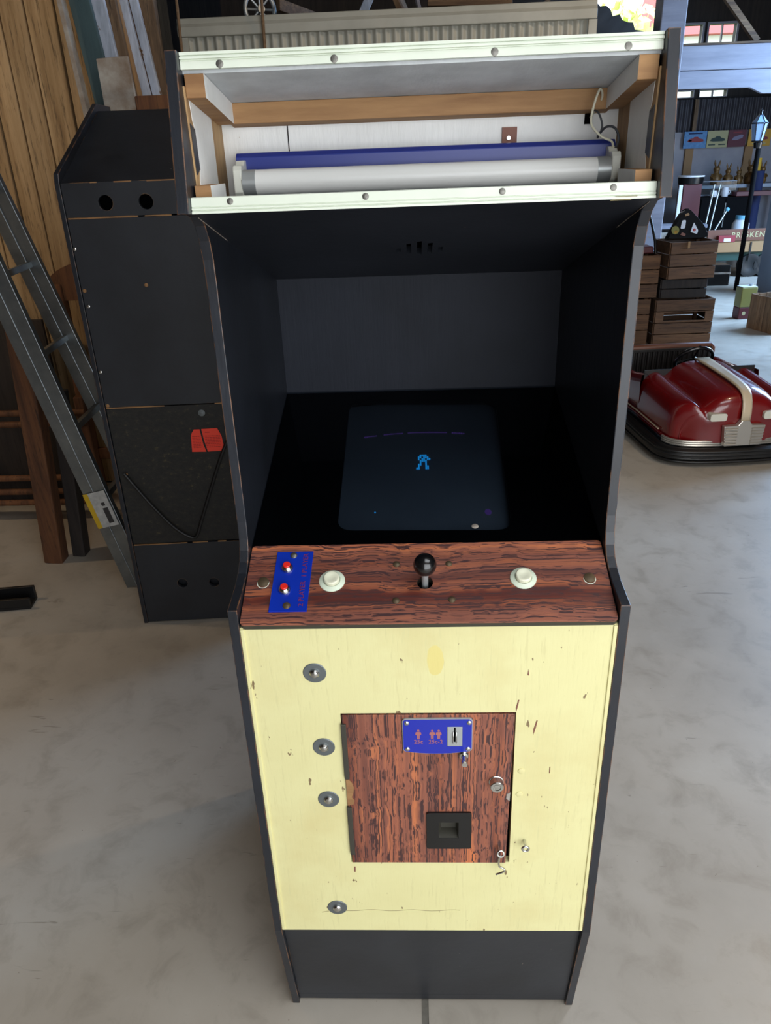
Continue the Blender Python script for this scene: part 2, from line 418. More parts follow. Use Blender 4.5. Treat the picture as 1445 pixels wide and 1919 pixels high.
def text(name, body, size, mw, matname, parent, ext=.0003, spacing=1.0, label=None):
    cu = bpy.data.curves.new('t', 'FONT'); cu.body = body; cu.size = size; cu.extrude = ext; cu.align_x = 'CENTER'; cu.align_y = 'CENTER'; cu.space_character = spacing; cu.resolution_u = 3
    o = bpy.data.objects.new('t', cu); COL.objects.link(o); bpy.context.view_layer.update()
    me = bpy.data.meshes.new_from_object(o.evaluated_get(bpy.context.evaluated_depsgraph_get()))
    bpy.data.objects.remove(o); bpy.data.curves.remove(cu)
    me.transform(mw); me.materials.clear(); me.materials.append(M[matname])
    r = bpy.data.objects.new(name, me); COL.objects.link(r); r.parent = parent
    if label: r['label'] = label
    return r
def basis(o, x, y):
    x = Vector(x).normalized(); y = Vector(y).normalized(); z = x.cross(y); q = Matrix.Identity(4)
    for i in range(3): q[i][0], q[i][1], q[i][2], q[i][3] = x[i], y[i], z[i], o[i]
    return q


# ================================================================== SETTING
XL, XR, YF, YB, ZC = -3.8, 7.0, -2.6, 13.1, 4.3
fl = struct(MB().bb(XL-.1, -.0215, YF-.6, YB+.1, -.12, 0).bb(-.0065, XR+.1, YF-.6, YB+.1, -.12, 0).bb(-.0215, -.0065, YF-.6, YB+.1, -.12, -.02).build('floor', 'floor'), 'grey concrete floor with stains and scuffs')
MB().bb(-.0215, -.0065, YF-.6, YB, -.02, -.0012).build('joint_strip', 'joint', fl, label='dark filler strip in the floor joint')
struct(MB().prism([(XL-.1,YF-.1),(XR+.1,YF-.1),(XR+.1,YB+.1),(XL-.1,YB+.1)], 2, ZC, ZC+.1, [[(.1,-2.4),(.1,-.3),(3.3,-.3),(3.3,-2.4)]]).build('ceiling', 'roof'))
struct(MB().prism([(XL,0),(XR,0),(XR,ZC),(XL,ZC)], 1, YF-.1, YF, [[(-.25,.002),(-.25,2.8),(3.75,2.8),(3.75,.002)]]).build('wall_front', 'old_wood'))
struct(MB().prism([(YF,0),(YB,0),(YB,ZC),(YF,ZC)], 0, XR, XR+.1, [[(5.5,.002),(5.5,2.8),(8.9,2.8),(8.9,.002)]]).build('wall_right', 'dark_wood'))
struct(MB().bb(XL-.1, XL, YF, YB, 0, ZC).build('wall_left', 'old_wood'))
# far wall with its openings
OPEN = (1.45, 3.98, 3.2, 4.15)
WINS = [(4.36, 4.64, 3.09, 3.37), (4.74, 5.17, 3.09, 3.37), (4.33, 4.62, 2.37, 2.46), (4.72, 5.15, 2.37, 2.46)]
hl = [[(a,c),(a,d),(b,d),(b,c)] for a, b, c, d in [OPEN]+WINS]
wb = struct(MB().prism([(XL,0),(XR,0),(XR,ZC),(XL,ZC)], 1, YB, YB+.12, hl).build('wall_back', 'dark_wood'), 'dark timber gable wall at the far end')
for k, (a, b, c, d) in enumerate(WINS):
    w = struct(MB().bb(a,b,YB+.05,YB+.06,c,d).build('window_%d' % (k+1), 'pane'), 'small window pane high in the far wall')
    f = .03 if d-c > .1 else .012
    MB().prism([(a-f,c-f),(b+f,c-f),(b+f,d+f),(a-f,d+f)], 1, YB-.03, YB, [[(a,c),(a,d),(b,d),(b,c)]]).build('window_frame', 'white_wood', w)
    if b-a > .35: MB().bb((a+b)/2-.008,(a+b)/2+.008,YB-.01,YB+.05,c,d).build('glazing_bar', 'white_wood', w)
low = struct(MB().bb(3.5, XR, 12.98, YB, 0, 1.86).build('wall_back_lower', 'wall_white'), 'white lower wall at the far end')
for x0 in (4.56, 5.53):
    MB().bb(x0, x0+.13, 12.94, 12.98, .85, 1.64).build('batten', 'tan', low, label='bare tan timber batten on the white wall')
def corrug(x0, x1, z0, z1, y, pitch, amp, per=8):
    n = int((x1-x0)/pitch*per); rows = []
    for z in (z0, z1): rows.append([(x0+(x1-x0)*i/n, y+amp*math.sin(2*PI*i/per), z) for i in range(n+1)])
    m_ = MB().grid(rows)
    return m_.grid([[(p[0], p[1]+.004, p[2]) for p in r] for r in rows])
struct(corrug(3.5, XR, 1.86, 2.33, 12.99, .085, .018).build('wall_back_cladding', 'corr_dark', smooth=60), 'dark corrugated cladding above the white wall')
struct(MB().bb(4.62, 4.68, 12.92, 12.97, 1.86, 2.33).build('trim_1', 'old_wood'), 'brown upright strip on the dark corrugated cladding')
# white column, white beam, brace
struct(MB().bb(2.5, 2.75, 7.9, 8.15, 0, ZC).build('trim_2', 'white_wood', bevel=.01), 'white painted timber column')
bm_ = struct(MB().bb(2.9, 6.99, 9.06, 9.12, 2.26, 2.66).build('trim_3', 'white_wood'), 'wide white painted cross beam')
MB().prism([(2.9,2.43),(6.99,2.40),(6.99,2.66),(2.9,2.67)], 1, 8.99, 9.05, ).build('board', 'white_wood', bm_, bevel=.006)
MB().prism([(2.9,2.245),(3.9,2.235),(4.05,2.17),(6.99,2.10),(6.99,2.395),(2.9,2.425)], 1, 9.0, 9.06).build('board', 'white_wood', bm_, bevel=.006)
MB().bb(3.0, 6.99, 8.97, 9.1, 2.67, 2.69).build('cap_board', 'old_wood_h', bm_)
struct(MB().beam((3.2,9.1,3.48), (3.94,9.1,2.70), .07, .06).build('trim_4', 'old_wood_h'), 'brown diagonal brace standing on the white beam')
# dark ragged sheet hanging across the gable opening
mb = MB(); rows = []
for i in range(25):
    t = i/24; x = 1.42+t*1.2; z = 3.46-t*.72
    e1 = .07*random.random(); e2 = .05*random.random()
    rows.append([(x-.38-e2, 9.0, z-.30-e2), (x-.25, 8.93, z-.18), (x-.1, 8.9, z-.06), (x+e1*.6, 8.98, z+.03+e1), (x, 9.06, z), (x-.38-e2, 9.08, z-.32)])
mb.grid(rows)
tag(mb.build('tarpaulin', 'roof', smooth=50), 'dark ragged-edged sheet slung diagonally across the bright gable opening', 'sheet')
tag(MB().beam((1.30,8.75,2.72),(1.60,8.75,3.3), .04, .05).build('strut', 'old_wood'), 'thin slanting wooden strut in front of the bright gable opening', 'strut')

# plank wall on the left behind the ladder
pw = struct(MB().bb(XL, -1.19, 3.04, 3.1, 0, ZC).build('wall_planks', 'dark_wood'), 'wall of upright yellowish pine boards')
x = -3.75; k = 0
while x < -1.3:
    w = .105+.03*((k*7) % 5)/4
    o = MB().box((x+w/2, 3.02-.004*(k%3), 2.15), (w-.008, .035, 4.28)).build('plank', 'pine', pw, bevel=.004)
    x += w; k += 1
struct(MB().bb(-1.27,-1.15,2.98,3.1,0,ZC).build('trim_5', 'old_wood', bevel=.006), 'old brown corner post beside the corrugated partition')
# corrugated partition behind the machines
cp = thing('corrugated_partition', 'cream corrugated metal partition with a flat top rail', 'partition', (0,0,0))
corrug(-1.14, .9, .02, 2.235, 3.42, .047, .009).build('sheet', 'corr_cream', cp, smooth=60)
MB().prism([(3.385,2.225),(3.45,2.225),(3.45,2.30),(3.40,2.305),(3.395,2.28),(3.385,2.265)], 0, -1.15, .91).build('top_rail', 'corr_cream', cp, bevel=.004)
MB().bb(-1.145,-1.1,3.385,3.4,0,2.222).build('end_strip', 'corr_cream', cp)
MB().bb(.87,.91,3.38,3.4,0,2.222).build('end_strip', 'corr_cream', cp)
MB().bb(-1.14,.9,3.44,3.47,0,2.2).build('backing_frame', 'dark_wood', cp)
# loft behind it
lf = struct(MB().bb(-1.15,.58,3.6,5.2,2.25,2.33).build('trim_6', 'dark_wood'), 'dark loft floor behind the partition')
struct(MB().bb(-1.3,.66,5.2,5.28,0,ZC).build('wall_loft', 'dark_wood'), 'dark timber wall closing the loft')
for lab, a, b, w, h, mt in [
    ('tan plank lying on the loft beside the pulley wheel', (-.72,3.95,2.43),(-.42,4.3,2.36), .03,.06,'old_wood_h'),
    ('white edged board leaning steeply in the loft', (-.29,4.1,2.345),(-.16,4.2,2.6), .02,.05,'peel'),
    ('dark wide board propped on the loft floor', (-.02,4.0,2.36),(-.14,4.1,2.62), .16,.03,'old_wood'),
    ('white slat standing on the loft between propped boards', (.07,4.0,2.345),(.0,4.02,2.6), .02,.02,'white_wood'),
    ('long brown plank laid flat along the loft edge', (.1,3.95,2.375),(.55,3.95,2.36), .25,.05,'old_wood_h'),
    ('short brown plank laid on the long loft plank', (.33,4.05,2.41),(.52,4.05,2.415), .14,.035,'old_wood_h')]:
    tag(MB().beam(a,b,w,h, up=(0,.2,1)).build('loft_plank', mt, bevel=.003), lab, 'plank')
pl = thing('pulley_wheel', 'pale spoked pulley wheel on the dark loft', 'wheel', (-.83,4.0,2.42))
R_ = Matrix.Rotation(.5,3,'Z')
MB().tube([R_@Vector((.085*math.cos(a),0,.085*math.sin(a))) for a in [2*PI*i/28 for i in range(28)]], .012, 8, True).build('rim', 'alu', pl, smooth=60)
mb = MB()
for a in range(4): mb.cyl(R_@Vector((.08*math.cos(a*PI/4),0,.08*math.sin(a*PI/4))), R_@Vector((-.08*math.cos(a*PI/4),0,-.08*math.sin(a*PI/4))), .006, 8)
mb.build('spokes', 'alu', pl); MB().cyl(R_@Vector((0,-.03,0)), R_@Vector((0,.03,0)), .02, 14).build('hub', 'alu', pl, smooth=40)
for i, (x, y, lab) in enumerate([(-1.13,3.36,'brown rope hanging near the corner post'), (-.715,3.36,'brown rope hanging below the pulley wheel')]):
    tag(MB().tube([(x+.004*math.sin(q*1.7),y,4.28-q*.1575) for q in range(17)], .0075, 8).build('rope', 'rope', smooth=60), lab, 'rope')
struct(MB().bb(XL,-1.2,-1.4,2.98,2.62,2.70).build('shade_deck', 'dark_wood'), 'added out-of-view deck shading the left bay')  # deck added out of view to keep high light off the left floor
# lamps
def pendant(loc, lab, e, col):
    t = thing('pendant_lamp', lab, 'lamp', loc)
    MB().tube([(0,0,.12),(0,0,ZC-loc[2])], .006, 8).build('cord', 'black_plastic', t)
    MB().lathe((0,0,.035), (0,0,1), [(0,0),(.02,0),(.022,.05),(.012,.085),(0,.085)], 16).build('socket', 'black_plastic', t, smooth=40)
    MB().sphere((0,0,0), .035, 16, 10, (1,1,1.2)).build('bulb', 'bulb', t, smooth=80)
    bulb_light((loc[0],loc[1],loc[2]-.1), e, col, .04)
pendant((-3.0,1.75,2.0), 'bare warm bulb hanging in front of the pine board wall', 30, (1,.76,.5))
pendant((2.3,1.9,3.1), 'bare warm bulb hanging above the red bumper car', 60, (1,.72,.45))
# outside the far gable
struct(MB().bb(-20,40,13.3,60,-.2,-.02).build('ground_outside', 'grass'))
def tree(loc, r, h, lab, n=900):
    t = thing('tree', lab, 'tree', loc)
    MB().cyl((0,0,0),(0,0,h), .16, 10, .08).build('trunk', 'old_wood', t)
    mb = MB()
    for _ in range(n):
        d = Vector((random.gauss(0,1),random.gauss(0,1),random.gauss(0,1))).normalized()*r*random.random()**.4
        c = Vector((0,0,h))+Vector((d.x,d.y,d.z*.8)); u = Vector((random.random()-.5,random.random()-.5,random.random()-.5)).normalized(); w = u.orthogonal().normalized()*.11; u *= .17
        mb.add([c-u,c+w,c+u,c-w], [(0,1,2,3)])
    mb.build('foliage', 'leaf', t)['kind'] = 'stuff'
tree((5.1,21,0), 1.5, 3.7, 'bright green tree outside the gable opening')
rb = thing('red_barn', 'red roofed building seen through the small far windows', 'building', (15.4,29,0))
MB().bb(-6,6,0,6,0,5.05).build('wall', 'white_gloss', rb)
MB().prism([(-.5,5.0),(6.5,5.0),(3,7.7)], 0, -6.4, 6.4).build('roof', 'barn_red', rb)

# ================================================================== ARCADE CABINET
AC = thing('arcade_cabinet', 'black upright arcade cabinet with yellow front and open lit-marquee box', 'arcade machine', (0,0,0))
TI = .285; TO = .30
prof = [(.058,0),(0,.317),(0,1.042),(.03,1.046),(.06,1.05),(.085,1.0575),(.103,1.068),(.114,1.083),(.120,1.102),(.123,1.13),(.124,1.2),(.125,1.32),(.127,1.44),(.1285,1.5),(.127,1.53),(.12,1.555),(.107,1.575),(.088,1.588),(.062,1.5935),(.036,1.594),(.036,1.594),(.075,1.772),(.76,1.665),(.76,0)]
prof = [p for i, p in enumerate(prof) if i == 0 or p != prof[i-1]]
for s in (-1, 1):
    MB().prism(prof, 0, s*TI, s*TO).build('side_panel', 'black_side', AC, bevel=.0012, label='black painted side panel with chipped edges')
# --- front
kp = MB().prism([(.064,.008),(.013,.305),(.013,.3155),(.03,.3155),(.08,.008)], 0, -TI, TI).build('kick_plate', 'black_worn', AC, bevel=.001)
fp = MB().prism([(-TI,.3155),(TI,.3155),(TI,1.008),(-TI,1.008)], 1, .004, .018, [[(-.1415,.5005),(-.1415,.8415),(.1405,.8415),(.1415,.5005)]]).build('front_panel', 'yellow', AC, label='pale yellow painted front panel with scuffs')
for s in (-1,1): MB().bb(min(s*TI,s*(TI-.006)),max(s*TI,s*(TI-.006)),.0015,.006,.318,1.006).build('corner_bead', 'yellow', fp, bevel=.001)
for x, z in [(-.177,.923),(-.173,.772),(-.173,.655),(-.175,.38)]:
    w = MB().lathe((x,.0045,z), (0,-1,0), [(0,0),(.0185,0),(.0185,.0012),(.0175,.0018),(0,.0018)], 28).build('washer', 'zinc', fp, smooth=30)
    MB().lathe((x,.0028,z), (0,-1,0), [(.008,0),(.0078,.0025),(.0055,.005),(.002,.006),(0,.006)], 18).build('bolt_head', 'steel', fp, smooth=30)
for x, z in [(.154,.717),(.153,.665)]:
    MB().lathe((x,.0045,z), (0,-1,0), [(0,0),(.0062,0),(.0058,.0016),(.003,.0024),(0,.0024)], 16).build('painted_screw', 'yellow', fp, smooth=40)
for P in ([(.1405,.843),(.1425,.852),(.1445,.8665),(.1425,.866),(.1395,.85)], [(.170,.795),(.173,.808),(.1755,.8245),(.1735,.824),(.1695,.806)], [(-.138,.476),(-.1355,.476),(-.135,.489),(-.1375,.489)], [(.20,.712),(.2015,.712),(.2015,.726),(.2,.726)], [(.155,.915),(.1575,.914),(.156,.926)]):
    MB().prism(P, 1, .0034, .0042).build('gouge', 'brown', fp)
MB().tube([(-.205+.26*i/24, .0038, .372+.0015*math.sin(i*.9)-(.006*((i-6)/6)**2 if i < 6 else 0)) for i in range(25)], .0006, 5).build('pencil_line', 'tape', fp)
# chips of bare wood along the lower edge and beside the hinge
for x0, x1 in [(.145,.198),(-.245,-.215)]:
    MB().prism([(x0,.3085),(x0+.01,.3065),(x1-.012,.3062),(x1,.309),(x1-.004,.3135),(x0+.004,.3135)], 1, .0115, .0135).build('bare_chip', 'raw_wood', kp)
ey = Vector((.166,.004,.556))
MB().tube([ey+Vector((0,0,0)), ey+Vector((0,-.012,0))], .0024, 10).build('eye_stem', 'steel', fp, smooth=60)
MB().tube([ey+Vector((.0055*math.sin(a),-.016,.0055*math.cos(a)-.003)) for a in [2*PI*i/20 for i in range(20)]], .0022, 8, True).build('screw_eye', 'steel', fp, smooth=60)
# dark inside behind the door
MB().prism([(-.16,.48),(.16,.48),(.16,.86),(-.16,.86)], 1, .019, .022).build('door_surround', 'dark_void', AC)
# --- coin door
cd_ = MB().prism([(-.1395,.5025),(.1345,.5015),(.1385,.8395),(-.1395,.8395)], 1, .0015, .016, [[(.014,.566),(.014,.608),(.052,.608),(.052,.566)]]).build('coin_door', 'door_wood', AC, bevel=.0006, label='rosewood laminate coin door')
for z0, z1 in [(.705,.823),(.525,.640)]:
    MB().bb(-.142,-.1335,-.002,.004,z0,z1).build('hinge_leaf', 'edge_olive', cd_, bevel=.001)
MB().prism([(-.1405,.643),(-.130,.646),(-.128,.655),(-.1325,.662),(-.129,.672),(-.1275,.684),(-.131,.696),(-.1355,.702),(-.1405,.702)], 1, .0005, .003).build('bare_chip', 'raw_wood', cd_)
MB().prism([(.136,.82),(.1385,.838),(.132,.836),(.1305,.828)], 1, .0006, .003).build('bare_chip', 'brown', cd_)
MB().prism([(.1365,.652),(.1372,.672),(.131,.668),(.1305,.658)], 1, .0006, .003).build('bare_chip', 'ply', cd_)
# coin plate, bowed lower edge
pts = rrect(-.042,.071,.766,.834,.006)
pts = [(x, z-.0035*(1-((x-.0145)/.0565)**2) if z < .79 else z) for x, z in pts]
q = []
for i, p in enumerate(pts):
    q.append(p); nx = pts[(i+1)%len(pts)]
    if abs(nx[0]-p[0]) > .05:
        for t in [k/10 for k in range(1,10)]:
            xx = p[0]+(nx[0]-p[0])*t; q.append((xx, p[1]-(.0045*(1-(2*t-1)**2) if p[1] < .79 else 0)))
MB().prism(q, 1, -.0015, .0015).build('coin_plate_edge', 'alu', cd_, label='bright metal edge of the coin plate')
MB().prism([(.0145+(x-.0145)*.982, .80+(z-.80)*.965-.0004) for x, z in q], 1, -.0022, -.0014, [[(.030,.777),(.030,.818),(.055,.818),(.055,.777)]]).build('coin_plate', 'blue_plate2', cd_, label='blue coin plate with player figures')
for x, z in [(-.035,.826),(.0655,.826),(-.0345,.772),(.0645,.7715)]:
    MB().lathe((x,-.0020,z), (0,-1,0), [(0,0),(.0042,0),(.0038,.0012),(.002,.002),(0,.0022)], 16).build('plate_screw', 'steel', cd_, smooth=40)
MB().prism([(.0305,.7775),(.0545,.7775),(.0545,.8175),(.0305,.8175)], 1, -.0028, -.0012, [[(.0412,.786),(.0412,.8165),(.0436,.8165),(.0436,.786)]]).build('coin_slot_plate', 'alu', cd_, bevel=.0006)
MB().prism([(.0405,.784),(.0443,.784),(.0443,.8172),(.0405,.8172)], 1, -.0016, -.0009).build('coin_slot', 'dark_void', cd_)
for x in (.0398,.0450):
    MB().tube([(x,-.0025,.7845),(x,-.005,.787),(x,-.005,.805),(x,-.0025,.8075)], .0011, 8).build('slot_lip', 'steel', cd_, smooth=60)
def figure(cx, z0, sc):
    P = [(-.0022,0),(-.0002,0),(-.0002,.008),(.0002,.008),(.0002,0),(.0022,0),(.0026,.009),(.0032,.0095),(.0040,.0085),(.0050,.009),(.0048,.0140),(.0030,.0155),(-.0030,.0155),(-.0048,.0140),(-.0050,.009),(-.0040,.0085),(-.0032,.0095),(-.0026,.009)]
    mb = MB().prism([(cx+x*sc, z0+z*sc) for x, z in P], 1, -.0025, -.0021)
    return mb.prism(circ(cx, z0+.0183*sc, .0022*sc, 14), 1, -.0025, -.0021)
figure(-.0165,.793,.95).build('player_figure', 'print_copper', cd_)
figure(.006,.793,.92).build('player_figure', 'print_copper', cd_)
figure(.0165,.793,.92).build('player_figure', 'print_copper', cd_)
text('coin_price', '25c', .0105, basis((-.0165,-.0024,.787),(1,0,0),(0,0,1)), 'print_copper', cd_)
text('coin_price', '25c-2', .0105, basis((.0115,-.0024,.787),(1,0,0),(0,0,1)), 'print_copper', cd_)
# reject plunger, lock, cup
MB().lathe((.0575,.0015,.757), (0,-1,0), [(0,0),(.0085,0),(.0085,.004),(.007,.006),(.0045,.0065),(.0045,.018),(.0052,.0182),(.0052,.024),(.0045,.025),(0,.025)], 22).build('reject_plunger', 'steel', cd_, smooth=35)
MB().lathe((.1125,.0015,.697), (0,-1,0), [(0,0),(.0125,0),(.0125,.002),(.0112,.0026),(.0112,.014),(.0102,.015),(.0068,.015),(.0068,.0125),(.0055,.0125),(.0055,.0145),(.0025,.0148),(0,.0148)], 26).build('door_lock', 'steel', cd_, smooth=35)
cup = MB().prism(rrect(-.0055,.0725,.5425,.6275,.004), 1, -.003, .003, [[(.016,.568),(.016,.606),(.050,.606),(.050,.568)]]).build('return_cup', 'black_plastic', cd_, bevel=.0012)
mb = MB()
a = [(.016,.568),(.050,.568),(.050,.606),(.016,.606)]; b2 = [(.020,.574),(.046,.574),(.046,.600),(.020,.600)]
mb.add([(x,-.002,z) for x, z in a]+[(x,.016,z) for x, z in b2], [(0,1,5,4),(1,2,6,5),(2,3,7,6),(3,0,4,7),(4,5,6,7)])
mb.build('cup_recess', 'edge_olive', cd_)
# hook
h0 = Vector((.1205,.0015,.546))
MB().tube([h0, h0+Vector((0,-.011,-.001))], .002, 8).build('hook_stem', 'steel', cd_, smooth=60)
MB().tube([h0+Vector((.003+.0055*math.cos(a),-.013+.002*math.sin(a),-.006+.0055*math.sin(a))) for a in [2*PI*i/18 for i in range(18)]], .0019, 8, True).build('hook_eye', 'steel', cd_, smooth=60)
MB().tube([h0+Vector(p) for p in [(.003,-.014,-.008),(.0005,-.015,-.016),(.0,-.015,-.028),(.0015,-.014,-.037),(.006,-.014,-.0395),(.0105,-.015,-.042),(.0108,-.016,-.0455),(.007,-.016,-.049),(-.0045,-.016,-.0545)]], .0018, 8).build('latch_hook', 'steel', cd_, smooth=60)

# --- control panel
KC = .058/.137
def cpz(y): return 1.02+KC*y
nC = Vector((0,-KC,1)).normalized(); tC = Vector((0,1,KC)).normalized()
CPB = basis((0,0,1.02), (1,0,0), tC)       # local: x across, y up the slope, z out of the panel
def cps(x, y): return (x, y/tC.y)           # world y to slope distance
L = .1385/tC.y
t0 = -.003/tC.y
ctl = MB().prism(rrect(-.2835,.2835,t0,L,.006,3), 2, -.004, 0, [circ(-.0015,.0655/tC.y,.0125,20)])
ctl.v = [tuple(CPB @ Vector(v)) for v in ctl.v]
ctl = ctl.build('control_panel', 'cp_wood', AC, bevel=.0006, label='rosewood laminate control panel')
mb = MB().prism(rrect(-.2835,.2835,t0+.001,L,.006,3), 2, -.015, -.004, [circ(-.0015,.0655/tC.y,.013,20)]); mb.v = [tuple(CPB @ Vector(v)) for v in mb.v]
mb.build('panel_edge', 'edge_olive', ctl, bevel=.001)
mb = MB().bb(-.03,.03,.05/tC.y-.015,.08/tC.y+.015,-.03,-.016); mb.v = [tuple(CPB @ Vector(v)) for v in mb.v]
mb.build('joystick_housing', 'dark_void', ctl)
def on_cp(x, y, prof, name, m_, par, n=22, label=None, h=0):
    o = CPB @ Vector((x, y/tC.y, h))
    return MB().lathe(o, nC, prof, n).build(name, m_, par, smooth=35, label=label)
# start plate
sp = MB().prism([(-.2415,.0170/tC.y),(-.1828,.0170/tC.y),(-.1810,.1243/tC.y),(-.2398,.1243/tC.y)], 2, 0, .0024); sp.v = [tuple(CPB @ Vector(v)) for v in sp.v]
sp = sp.build('start_plate', 'blue_plate', AC, bevel=.0005, label='blue start plate with red player buttons')
for y in (.0935,.0545):
    on_cp(-.2205,y,[(0,0),(.0098,0),(.0098,.001),(.0088,.0045),(.0062,.0075),(.0062,.006),(0,.006)],'button_ring','steel',sp,h=.0024)
    on_cp(-.2205,y,[(0,.0084),(.0054,.0084),(.006,.0116),(.005,.0128),(0,.0128)],'start_button','red',sp,label='small red start button')
on_cp(-.2125,.1170,[(0,0),(.0058,0),(.005,.0018),(.0025,.003),(0,.003)],'plate_screw','screw',sp,h=.0024)
on_cp(-.2145,.0268,[(0,0),(.0062,0),(.0052,.0018),(.0025,.003),(0,.003)],'plate_screw','bronze',sp,h=.0024)
for body, y in (('1 PLAYER',.098),('2 PLAYER',.047)):
    text('start_legend', body, .0115, CPB @ basis((-.1925+.012*(y-.07), y/tC.y, .0027),(0,1,0),(-1,0,0)), 'print_red', sp)
for x in (-.1475,.1515):
    b_ = on_cp(x,.0700,[(0,0),(.0205,0),(.0205,.0014),(.018,.0032),(.0135,.0040),(.0135,.002),(0,.002)],'push_button','ivory2',AC,30,label='ivory round push button')
    on_cp(x,.0700,[(0,.003),(.0125,.003),(.0125,.0095),(.0112,.0110),(.0088,.0112),(.006,.0102),(0,.0098)],'plunger','ivory',b_,28)
jb = CPB @ Vector((-.0015,.0655/tC.y,-.012)); jt = CPB @ Vector((-.0015,.0655/tC.y,.045))
jk = MB().lathe(jb, nC, [(0,0),(.0052,0),(.0052,.03),(.0062,.031),(.0062,.042),(0,.042)], 18).build('joystick', 'alu', AC, smooth=40, label='ball top joystick on a steel shaft')
MB().sphere(jt, .0178, 32, 20).build('joystick_ball', 'black_satin', jk, smooth=80)
for x, y, r in [(-.0462,.0990,.0055),(.0371,.0985,.0052),(-.0468,.0342,.0055),(.0389,.0347,.0055)]:
    on_cp(x,y,[(0,0),(r+.0004,0),(r,.0012),(r*.6,.0026),(0,.003)],'carriage_bolt','bronze',ctl,16)
for x, y in [(-.2565,.0700),(.2535,.0690)]:
    on_cp(x,y-.002,[(.0097,0),(.0097,.0004),(.0086,.0004)],'bolt_ring','cream',ctl,20)
    on_cp(x,y,[(0,.0002),(.0092,.0002),(.0088,.0014),(.005,.0026),(0,.003)],'carriage_bolt','bronze',ctl,20)

# --- monitor bay
kg = (1.202-1.078)/(.61-.137); tg = Vector((0,1,kg)).normalized()
GB = basis((0,.1375,1.0775), (1,0,0), tg)
GL = (.61-.1375)/tg.y
def onG(mb): mb.v = [tuple(GB @ Vector(v)) for v in mb.v]; return mb
mon = onG(MB().bb(-TI,TI,0,GL,-.003,0)).build('monitor_glass', 'glass', AC, label='smoked glass sheet over the monitor')
scr = [(-.147,.040/tg.y),(.146,.034/tg.y),(.155,.417/tg.y),(-.148,.430/tg.y)]
def rpoly(P, r, n=5):
    out = []; m_ = len(P)
    for i in range(m_):
        a, p, c = Vector(P[i-1]), Vector(P[i]), Vector(P[(i+1)%m_]); u = (a-p).normalized(); w = (c-p).normalized()
        s0, s1 = p+u*r, p+w*r
        for k in range(n+1):
            t = k/n; out.append(tuple((1-t)**2*s0+2*t*(1-t)*p+t*t*s1))
    return out
rs = rpoly([(v[0],v[1]) for v in scr], .028)
onG(MB().prism([(-TI,0),(TI,0),(TI,GL),(-TI,GL)], 2, -.008, -.004, [rs])).build('bezel', 'bezel', AC, label='black card bezel round the screen')
mb = MB(); rows = []
for j in range(17):
    rows.append([(-.165+.33*i/16, .015+.45*j/16, -.009-.010*(((i-8)/8)**2+((j-8)/8)**2)) for i in range(17)])
crt = onG(mb.grid(rows)).build('picture_tube', 'crt', AC, smooth=80, label='dark curved picture tube')
def crtz(x, y): return -.0085-.010*((x/.165)**2+((y-.24)/.225)**2)
SPR = ["..XXXX..",".XX.XXX.",".X.XX.XX","..XXXX..","..X..X..",".XX..X..",".X...XX.","XX...XX."]
mb = MB(); px = .0034
for r_, row in enumerate(SPR):
    for c_, ch in enumerate(row):
        if ch == 'X':
            x = .002+(c_-3.5)*px; y = .237+(3.5-r_)*px*1.7
            mb.box((x,y,crtz(x,y)+.0005), (px*.85,px*1.5,.0006))
onG(mb).build('screen_figure', 'sprite', crt, label='small glowing blue figure on the screen')
mb = MB()
for i in range(46):
    x = -.112+.2*i/46
    if i in (6,7,8,18,19,38,39): continue
    y = .332+.006*(1-(x/.11)**2)
    mb.box((x,y,crtz(x,y)+.0005), (.0034,.004*(.6+.5*random.random()),.0006))
onG(mb).build('screen_text', 'sprite2', crt, label='faint violet line of screen text')
for x, y, m_ in [(.112,.098,'sprite2'),(-.085,.1,'sprite')]:
    s_ = .006 if m_ == 'sprite2' else .0015
    onG(MB().sphere((x,y,crtz(x,y)), s_, 10, 6, (1,1.4,.2))).build('screen_dot', m_, crt)
onG(MB().lathe((.0845,.0415,0),(0,0,1),[(0,0),(.006,0),(.005,.001),(0,.0014)],10)).build('paint_blob', 'ply', mon, smooth=60)
bk = MB().bb(-TI,TI,.61,.622,1.19,1.45).build('bay_back', 'black_back', AC, label='dark grey brush-painted back board of the screen bay')
# hood with speaker slots
kh = (1.435-1.594)/(.61-.053); th = Vector((0,1,kh)).normalized(); HB = basis((0,.053,1.594),(1,0,0),th)
HLn = (.61-.053)/th.y
slots = []
for x, a, b3 in [(-.034,.278,.305),(-.017,.24,.32),(0,.225,.335),(.017,.24,.32),(.034,.275,.305)]:
    slots.append([(x-.0038,a/th.y),(x+.0038,(a-.004)/th.y),(x+.0038,b3/th.y),(x-.0038,(b3+.004)/th.y)])
mb = MB().prism([(-TI,.004),(TI,.004),(TI,HLn),(-TI,HLn)], 2, 0, .012, slots); mb.v = [tuple(HB @ Vector(v)) for v in mb.v]
hood = mb.build('hood_board', 'black', AC, label='black sloping hood with speaker slots')
mb = MB().bb(-.06,.06,.20,.38,.0125,.02); mb.v = [tuple(HB @ Vector(v)) for v in mb.v]; mb.build('speaker', 'dark_void', hood)
for s in (-1,1):
    a, b3 = HB @ Vector((s*(TI-.0012),.02,-.0008)), HB @ Vector((s*(TI-.0012),.17,-.0008))
    MB().beam(a, b3, .0007, .0007).build('caulk_line', 'ply', hood)
